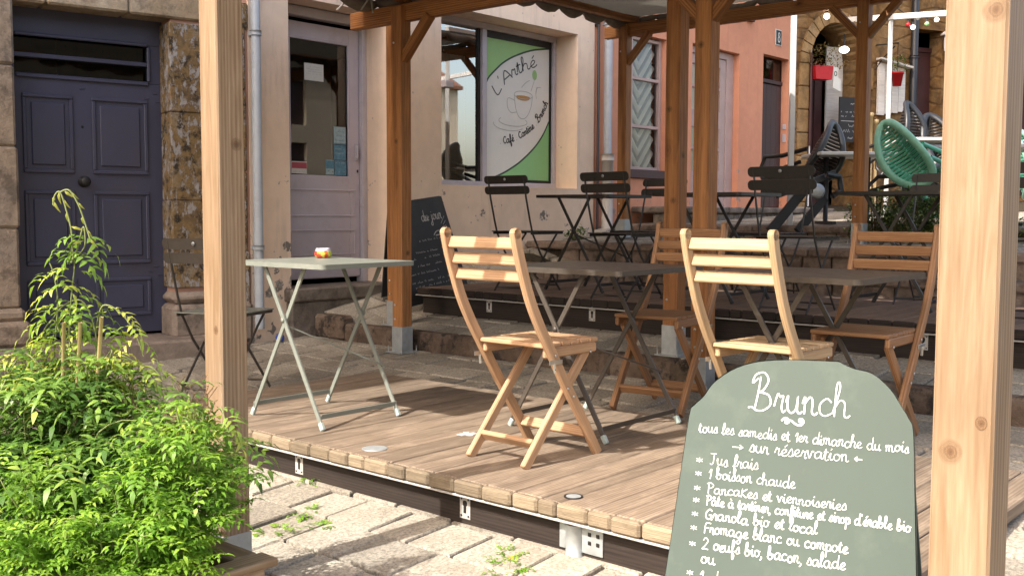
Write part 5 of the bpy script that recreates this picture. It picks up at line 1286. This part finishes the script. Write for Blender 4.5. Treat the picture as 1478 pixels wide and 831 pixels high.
# feathery bright green herbs
def herb(loc, rad_, top, n, label, ton, seed, spread=(1, 1)):
    R.seed(seed)
    t = thing('feathery_herb', label, 'plant', loc, group='bright green herbs in the planter'); s_, l_ = MB(), Leaves()
    for k in range(n):
        a = R.uniform(0, 2*math.pi); reach = rad_*math.sqrt(R.uniform(.0, 1)); tp = top*R.uniform(.55, 1.05)*(1-.45*(reach/rad_)**2)
        pts = [Vector((p.x*spread[0], p.y*spread[1], p.z)) for p in arc_stem(a, reach, tp, 7, 0, .015)]
        s_.tube(pts, [.0028*(1-.5*i/8) for i in range(8)], 4)
        for i in range(2, 8):
            for q2 in range(2):
                ang = R.uniform(0, 6.28); d = Vector((math.cos(ang), math.sin(ang), R.uniform(.0, .9)))
                tn = ton+R.uniform(-.42, .30)
                # twice lobed leaf
                base = pts[i]; L = R.uniform(.045, .075); dd = d.normalized()
                rp = l_.pinnate(base, dd, L, 3, R.uniform(.015, .023), R.uniform(.007, .010), tn, .35)
                side = dd.cross(uZ); side = side.normalized() if side.length > .1 else uR
                for w in rp[1:-1]:
                    for s in (-1, 1): l_.pinnate(w, side*s+dd*.5, .020, 1, .012, .0065, tn, .2)
    for k in range(int(n*.22)):   # longer shoots that break the outline
        a = R.uniform(0, 2*math.pi); reach = rad_*R.uniform(.2, 1.05); pts = [Vector((p.x*spread[0], p.y*spread[1], p.z)) for p in arc_stem(a, reach, top*R.uniform(.95, 1.32)*(1-.3*(reach/rad_)**2), 7, 0, .02)]
        s_.tube(pts, [.0026*(1-.6*i/8) for i in range(8)], 4)
        for i in range(4, 8):
            for q2 in range(2):
                ang = R.uniform(0, 6.28); d = Vector((math.cos(ang), math.sin(ang), R.uniform(-.2, .8))).normalized()
                rp = l_.pinnate(pts[i], d, R.uniform(.05, .09), 3, R.uniform(.018, .026), R.uniform(.007, .010), ton+R.uniform(-.2, .38), .6)
    part(s_, 'stems', MT['stem_green'], t); part(l_, 'foliage', MT['herb_leaf'], t); return t
herb((1.40, 2.36, .03), .27, .42, 54, 'bright feathery herb spilling over the planter towards the left post', .55, 11, (.9, .9))
herb((1.12, 2.50, .03), .26, .32, 48, 'bright feathery herb at the bottom left corner of the planter', .68, 12)
herb((1.22, 2.30, .02), .22, .28, 34, 'low bright herb at the front middle of the planter', .60, 13)
R.seed(21)
# small weeds between paving stones
def weed(x, y, r, n, label, flower=False):
    z = zt(x, y); t = thing('weed', label, 'weed', (x, y, z), group='weeds in the paving joints'); l_ = Leaves()
    for k in range(n):
        a = R.uniform(0, 6.28); rr = r*math.sqrt(R.random()); l_.pinnate((rr*math.cos(a)*1.3, rr*math.sin(a), 0), (math.cos(a), math.sin(a), R.uniform(.3, 1.3)), R.uniform(.02, .05), 2, .020, .009, R.uniform(.3, .9), .5)
    part(l_, 'leaves', MT['herb_leaf'], t)
    if flower:
        m1 = MB(); m1.tube([(0, 0, 0), (.01, 0, .035)], .0015, 5); fo = part(m1, 'stem', MT['stem_green'], t)
        l2 = Leaves()
        for k in range(16): a = k*.39; l2.leaf((.01, 0, .036), (math.cos(a), math.sin(a), .35), (0, 0, 1), .013, .005, .5)
        part(l2, 'flower_head', MT['flower_yellow'], fo)
for a in ((2.80, 3.62, .035, 12, 'weed in the joint against the deck front, nearest the deck'), (2.52, 3.30, .05, 16, 'fuller weed in the sunny joint just right of the left post'), (2.33, 3.22, .05, 14, 'low weed tuft in the paving nearest the left post'), (2.45, 3.12, .03, 8, 'tiny weed between the two larger tufts by the left post'), (2.66, 2.33, .025, 8, 'small weed just above the dandelion'), ): weed(*a)
weed(2.57, 2.25, .05, 16, 'yellow dandelion with leaves at the bottom middle of the paving', True)
weed(3.62, 1.30+4.5, .05, 8, 'small weed on the shaded paving by the doorstep')

# hedge of small shrubs on the edge of the upper terrace
def shrub(x, y, z, r, h, label, n=300):
    t = thing('shrub', label, 'shrub', (x, y, z), group='low shrubs edging the upper terrace'); l_ = Leaves(); s_ = MB()
    for k in range(n):
        a = R.uniform(0, 6.28); rr = r*math.sqrt(R.random()); zz = h*R.uniform(.1, 1)*(1-.4*(rr/r)**2); c = Vector((rr*math.cos(a), rr*math.sin(a), zz))
        if k % 6 == 0: s_.tube([(c.x*.2, c.y*.2, 0), tuple(c)], .004, 4)
        for q2 in range(5): l_.leaf(c+Vector((R.uniform(-.03, .03), R.uniform(-.03, .03), R.uniform(-.03, .03))), (R.uniform(-1, 1), R.uniform(-1, 1), R.uniform(-.3, .8)), (0, 0, 1), R.uniform(.03, .06), R.uniform(.015, .028), R.random()**1.5)
    part(s_, 'stems', MT['stem_brown'], t); part(l_, 'foliage', MT['hedge_leaf'], t)
shrub(9.05, 3.62, zt(9.05, 3.6), .26, .46, 'low green shrub immediately right of the far pergola post')
shrub(9.0, 3.28, zt(9.0, 3.3), .27, .48, 'low green shrub in the middle of the row under the mint chair')
shrub(9.0, 2.92, zt(9.0, 2.9), .28, .50, 'low green shrub beside the big right post')
shrub(9.2, 2.2, zt(9.2, 2.2), .24, .44, 'low green shrub glimpsed right of the big post')
shrub(8.35, 6.42, zt(8.35, 6.42), .10, .14, 'small weedy plant at the foot of the beige house corner', 30)
# ------------------------------------------------------------------ restaurant terrace at the back
def egg_chair(frame_mat, slat_mat, leg_mat):
    t = thing('egg_chair', '', 'chair')
    a, b = .175, .335
    def rim(k, n=40): q = 2*math.pi*k/n; return Vector((a*math.cos(q)*(1-.18*math.sin(q)), b*math.sin(q), .16*abs(math.cos(q))**2))
    m1 = MB(); m1.tube([rim(k) for k in range(40)], .026, 8, closed=True, flat=1.4); part(m1, 'rim', frame_mat, t)
    m1 = MB()
    for k in range(1, 20):
        v = -1+2*k/20; y = b*v; hw = a*math.sqrt(max(0, 1-v*v))*(1-.18*v); zc = .16*(1-v*v)
        m1.tube([(hw*u, y, zc*(u*u)-.05*(1-u*u)*(1-v*v)) for u in [-1, -.6, -.2, .2, .6, 1]], .0145, 6)
    part(m1, 'slats', slat_mat, t)
    m1 = MB(); m1.tube([(0, -b*.98, .02), (0, -.2, -.045), (0, .1, -.055), (0, b*.98, .02)], .016, 6, flat=.7); part(m1, 'spine', frame_mat, t)
    for s in (-1, 1):
        m1 = MB(); m1.tube([(s*.15, -.16, -.02), (s*.18, -.30, -.20), (s*.20, -.44, -.34)], .022, 8); part(m1, 'leg', leg_mat, t)
        m1 = MB(); m1.tube([(s*.17, -.02, .0), (s*.19, -.16, -.24), (s*.20, -.22, -.44)], .022, 8); part(m1, 'leg', leg_mat, t)
        m1 = MB(); m1.tube([(s*.20, -.44, -.34), (s*.20, -.36, -.42), (s*.20, -.22, -.44)], .019, 8); part(m1, 'foot_bar', leg_mat, t)
    return t
def pose(o, loc, yv, zv, label, group=None):
    yv = Vector(yv).normalized(); zv = Vector(zv); zv = (zv-yv*zv.dot(yv)).normalized(); xv = yv.cross(zv)
    o.rotation_mode = 'XYZ'; o.location = loc; o.rotation_euler = Matrix((xv, yv, zv)).transposed().to_euler(); o['label'] = label
    if group: o['group'] = group
GE = 'egg chairs tipped against the restaurant tables'
mint = egg_chair(MT['mint_light'], MT['mint_paint'], MT['mint_paint'])
pose(mint, (9.55, 3.56, 1.56), uR*-.52+uZ*.80+uF*.25, uR*-.50-uZ*.25+uF*-.75, 'mint green slatted egg chair tipped against a white restaurant table', GE)
m2 = copy_tree(mint); pose(m2, (10.9, 2.95, 1.50), uR*-.2+uZ*.8, uR*.5-uF*.6, 'mint green egg chair glimpsed right of the big post', GE)
m2 = copy_tree(mint); pose(m2, (10.3, 3.15, 1.30), uR*.7+uZ*.4, uR*.3-uF*.8, 'mint green chair lying low just left of the big right post', GE)
blk = egg_chair(MT['pipe_black'], MT['black_metal'], MT['black_metal'])
pose(blk, (9.83, 4.53, 1.60), uR*.42+uZ*.85, uR*.55+uF*-.75, 'black slatted egg chair tipped against the left white restaurant table', GE)
m2 = copy_tree(blk); pose(m2, (11.45, 4.30, 1.88), uR*.1+uZ*.9, uR*.5-uF*.7, 'black egg chair behind the mint egg chair', GE)
m2 = copy_tree(blk); pose(m2, (11.75, 4.10, 1.76), uR*-.1+uZ*.9, uR*.1-uF*.9, 'black egg chair beside the big right post, before the rough stone wall', GE)
m2 = copy_tree(blk); pose(m2, (10.35, 3.62, 1.30), uR*.7+uZ*.6, uR*.3-uF*.8, 'black egg chair lying low in the shadow under the tipped mint chair', GE)
m2 = copy_tree(blk); pose(m2, (11.3, 3.75, 1.42), uR*-.5+uZ*.7, uR*.3-uF*.8, 'black egg chair under the farthest white table', GE)
# bulky black support leaning at the terrace edge
t = thing('folded_lounger', 'bulky folded black lounger with thick legs behind the large black chair', 'lounger', (9.2, 4.45, zt(9.2, 4.45)))
w_ = lambda u, f, z: uR*u+uF*f+uZ*z
m1 = MB(); m1.bar(w_(-.24, 0, .06), w_(.12, .1, .48), .09, .05, uF); m1.bar(w_(.02, 0, .06), w_(.30, .1, .38), .08, .05, uF); part(m1, 'leg', MT['rubber'], t)
m1 = MB(); m1.bar(w_(-.18, .05, .40), w_(.40, .12, .62), .06, .05, uF); m1.tube([w_(.28, 0, .60), w_(.42, .05, .58), w_(.44, .05, .44), w_(.34, 0, .40)], .03, 8); part(m1, 'frame', MT['pipe_black'], t)
m1 = MB(); m1.lathe([(.05, -.02), (.075, 0), (.05, .02)], 16, frame(w_(.18, -.06, .44), uR, uZ, -uF), capt=True); part(m1, 'wheel', MT['zinc'], t)
def rest_table(label, x, y, z, top, L, rz):
    t = thing('restaurant_table', label, 'table', (x, y, z), rz, 'white topped restaurant tables')
    m1 = MB(); m1.box((0, 0, top-z), (L, .70, .035), None, .006); part(m1, 'tabletop', MT['white_paint'], t)
    for s in (-1, 1):
        m1 = MB(); m1.tube([(s*L*.28, 0, top-z-.02), (s*L*.28, 0, .03)], .024, 8); m1.bar((s*L*.28, -.28, .02), (s*L*.28, .28, .02), .05, .03); part(m1, 'leg', MT['pipe_black'], t)
ra = _ya-math.pi/2
rest_table('white topped table with black egg chair tipped against it', 10.0, 4.30, .90, 1.585, .74, ra)
rest_table('white topped table farthest back beside the big right post', 11.65, 4.02, .97, 1.80, .80, ra)
rest_table('white topped table glimpsed right of the big post', 9.9, 2.55, .90, 1.58, .9, ra)
# white terrace frame
t = thing('terrace_frame', 'slim white metal frame of the restaurant terrace', 'frame', (9.5, 4.66, zt(9.5, 4.66)))
z_ = zt(9.5, 4.66)
def wpost(px, py, z0, z1, s=.05): m1 = MB(); m1.box((px-9.5, py-4.66, (z0+z1)/2-z_), (s, s, z1-z0), rotz(_ya), .004); part(m1, 'post', MT['white_paint'], t)
wpost(9.5, 4.66, z_, 3.35); wpost(11.5, 4.49, zt(11.5, 4.49), 3.4, .04)
m1 = MB(); m1.bar((2.0, .40, 3.20-z_), (1.9, -2.4, 3.03-z_), .04, .06); part(m1, 'beam', MT['white_paint'], t)
m1 = MB(); m1.bar((0, 0, 3.32-z_), (2.0, -.17, 3.37-z_), .05, .07); part(m1, 'beam', MT['white_paint'], t)
# bulbs on a string
def bulb(x, y, z, mat, label, group='bulbs of the terrace light string'):
    t = thing('light_bulb', label, 'bulb', (x, y, z), group=group); m1 = MB(); r = .026; m1.lathe([(r*math.sin(a), -r*math.cos(a)) for a in [math.pi*k/10 for k in range(11)]], 14); part(m1, 'globe', mat, t)
    m1 = MB(); m1.tube([(0, 0, r*.9), (0, 0, r+.05)], .014, 8); part(m1, 'socket', MT['rubber'], t)
bulb(8.72, 3.97, 2.72, MT['bulb_white'], 'lit white bulb hanging alone above the stone arch')
bulb(12.23, 4.515, 3.16, MT['bulb_white'], 'lit white bulb, lowest of the string by the black pipe')
bulb(12.28, 4.478, 3.27, MT['sign_pale'], 'unlit clear bulb above the lowest white bulb')
bulb(12.42, 4.314, 3.25, MT['bulb_white'], 'lit white bulb nearest the big right post')
bulb(12.20, 4.56, 3.19, MT['red_paint'], 'red bulb of the string beside the black pipe')
bulb(12.34, 4.396, 3.20, MT['sign_green_low'], 'green bulb of the string left of the white lantern')
m1 = MB(); m1.tube([(11.5, 4.5, 3.33), (12.2, 4.56, 3.28), (12.23, 4.515, 3.25), (12.28, 4.478, 3.355), (12.34, 4.396, 3.29), (12.42, 4.314, 3.335), (12.6, 3.9, 3.42)], .006, 5); tag(m1.build('light_cable', MT['rubber']), 'black cable carrying coloured bulbs under the white frame', 'cable')
# things on the stone house
def on_stone(t_, z, out): return MS @ Vector((t_, z, out))
rs = MS.to_3x3().to_4x4()
t = thing('flower_box', 'red flower box with dry flowers hung inside the stone arch', 'flower box', on_stone(.47, 2.90, .10))
m1 = MB(); m1.prism([(-.14, 0), (.14, 0), (.16, .19), (-.16, .19)], .16, rs); part(m1, 'box', MT['red_paint'], t)
l_ = Leaves()
for k in range(260): p = Vector((R.uniform(-.26, .42), R.uniform(.16, .50), R.uniform(-.18, .02))); l_.leaf(rs @ p, (R.uniform(-1, 1), R.uniform(-1, 1), R.uniform(-.8, .8)), (0, 0, 1), R.uniform(.03, .06), .022, R.random())
part(l_, 'dry_flowers', MT['dry_leaf'], t)
l_ = Leaves()
for k in range(60): p = Vector((R.uniform(-.2, .3), R.uniform(.18, .48), R.uniform(-.16, .03))); l_.leaf(rs @ p, (R.uniform(-1, 1), R.uniform(-1, 1), R.uniform(-.8, .8)), (0, 0, 1), .04, .02, R.random())
part(l_, 'leaves', MT['hedge_leaf'], t)
t = thing('small_sign', 'little white sign with a black ring beside the red flower box', 'sign', on_stone(.70, 2.74, .08))
m1 = MB(); m1.prism([(-.05, .05), (.09, .0), (.09, .17), (.03, .20), (.03, .34), (-.05, .34)], .012, rs); part(m1, 'plate', MT['paper'], t)
m1 = MB(); m1.ribbon([(-.01+.022*math.cos(a), .25+.03*math.sin(a)) for a in [k*.42 for k in range(16)]], .012, rs, .001); part(m1, 'ring', MT['rubber'], t)
t = thing('chalk_menu', 'chalkboard menu hanging under the white panel in the arch', 'menu board', on_stone(1.05, 2.04, .02))
m1 = MB(); m1.prism([(-.22, 0), (.26, 0), (.26, .64), (-.22, .64)], .02, rs); part(m1, 'board', MT['chalk_black'], t)
m1 = MB()
for yy, h_2 in ((.54, .05), (.42, .03), (.36, .03), (.30, .012), (.22, .05), (.14, .05), (.05, .03)):
    if h_2 < .02: m1.ribbon([(-.19, yy), (.22, yy)], .008, rs, .001)
    else: scribble(m1, rs, -.19 if yy < .5 else -.02, .22, yy, h_2, .008, .001)
part(m1, 'chalk_writing', MT['chalk_dim'], t)
t = thing('globe_lamp', 'lit round lamp hanging inside the stone arch', 'lamp', on_stone(.86, 3.34, .05))
m1 = MB(); m1.lathe([(.07*math.sin(a), -.05*math.cos(a)) for a in [math.pi*k/10 for k in range(11)]], 16); part(m1, 'globe', MT['lamp_globe'], t)
m1 = MB(); m1.tube([(0, 0, .05), (0, 0, .22)], .01, 6); part(m1, 'stem', MT['rubber'], t)
t = thing('notice_board', 'white plank panel with little roof on the stone wall', 'panel', on_stone(1.80, 2.45, .03))
m1 = MB()
for k in range(4): m1.prism([(-.30+.13*k, .0+.02*k), (-.177+.13*k, -.005+.02*k), (-.177+.13*k, .74-.02*k), (-.30+.13*k, .76-.02*k)], .03, rs @ Matrix.Translation((0, 0, .03)), R.uniform(.92, 1.08))
part(m1, 'planks', MT['white_board'], t)
m1 = MB(); m1.bar(rs @ Vector((-.33, .80, .06)), rs @ Vector((.28, .70, .06)), .12, .03); part(m1, 'roof', MT['white_board'], t)
t = thing('hanging_pot', 'red flower pot hanging in front of the white plank panel', 'pot', on_stone(1.62, 2.84, .30))
m1 = MB(); m1.lathe([(.06, 0), (.085, .17), (.095, .17), (.095, .20), (.075, .20), (.07, .15), (0, .15)], 18); part(m1, 'pot', MT['red_paint'], t)
l_ = Leaves()
for k in range(90): l_.leaf((R.uniform(-.12, .12), R.uniform(-.12, .12), R.uniform(.18, .42)), (R.uniform(-1, 1), R.uniform(-1, 1), R.uniform(-.2, 1)), (0, 0, 1), .06, .025, R.random())
part(l_, 'foliage', MT['hedge_leaf'], t)
l_ = Leaves()
for k in range(26): l_.leaf((R.uniform(-.12, .12), R.uniform(-.12, .12), R.uniform(.22, .44)), (R.uniform(-1, 1), R.uniform(-1, 1), .2), (0, 0, 1), .035, .03, R.random())
part(l_, 'flowers', MT['dry_leaf'], t)
t = thing('iron_bracket', 'black iron wall bracket above the white plank panel', 'bracket', on_stone(1.48, 3.05, .0))
m1 = MB(); m1.bar(rs @ Vector((0, 0, .01)), rs @ Vector((0, .42, .01)), .02, .02); m1.bar(rs @ Vector((0, .40, .01)), rs @ Vector((.14, .40, .32)), .018, .018); m1.tube([rs @ Vector((0, .05, .01)), rs @ Vector((.05, .2, .10)), rs @ Vector((.12, .36, .26))], .009, 6)
part(m1, 'arm', MT['dark_iron'], t); m1 = MB(); m1.tube([rs @ Vector((.14, .40, .30)), rs @ Vector((.14, -.02, .30))], .005, 5); part(m1, 'hook', MT['dark_iron'], t)
a = on_stone(2.16, 1.0, .07); pipe('drainpipe', 'black drainpipe on the stone house beside the red shutter', a.x, a.y, 1.1, 8.9, .055, MT['pipe_black'])
t = thing('wall_lantern', 'white house-shaped lantern on the stone wall near the big post', 'lantern', on_stone(2.78, 3.42, .16))
m1 = MB(); m1.box((0, 0, .12), (.15, .15, .22), None, .006); part(m1, 'body', MT['lantern_white'], t)
m1 = MB(); m1.lathe([(.17, .24), (.14, .27), (.02, .36), (0, .36)], 4, rotz(.8).to_4x4()); part(m1, 'roof', MT['lantern_white'], t)
m1 = MB(); m1.box((.03, .0, -.06), (.02, .02, .12)); m1.box((-.03, .0, -.05), (.02, .02, .10)); part(m1, 'tassel', MT['lantern_white'], t)
a = on_stone(.27, 1.0, .06)
t = thing('closed_parasol', 'closed dark red parasol leaning left of the restaurant door', 'parasol', (a.x, a.y, zt(a.x, a.y)))
m1 = MB(); m1.tube([(0, 0, 0), (0, 0, 2.2)], .010, 8); part(m1, 'pole', MT['white_paint'], t)
m1 = MB(); m1.lathe([(.014, 2.15), (.018, 1.6), (.026, .9), (.02, .85)], 10); part(m1, 'canopy', MT['dark_red_wood'], t)
for dx, lab in ((0, 'pale wooden pole, left of the pair by the restaurant door'), (.09, 'pale wooden pole, right of the pair by the restaurant door')):
    a = on_stone(.70+dx, 1.0, .8); m1 = MB(); m1.tube([(a.x, a.y, zt(a.x, a.y)), (a.x, a.y, 2.32-dx)], .022, 8); m1.lathe([(.022, 0), (.035, .03), (.03, .06), (0, .07)], 10, Matrix.Translation((a.x, a.y, 2.32-dx))); tag(m1.build('wooden_pole', MT['bamboo']), lab, 'pole')
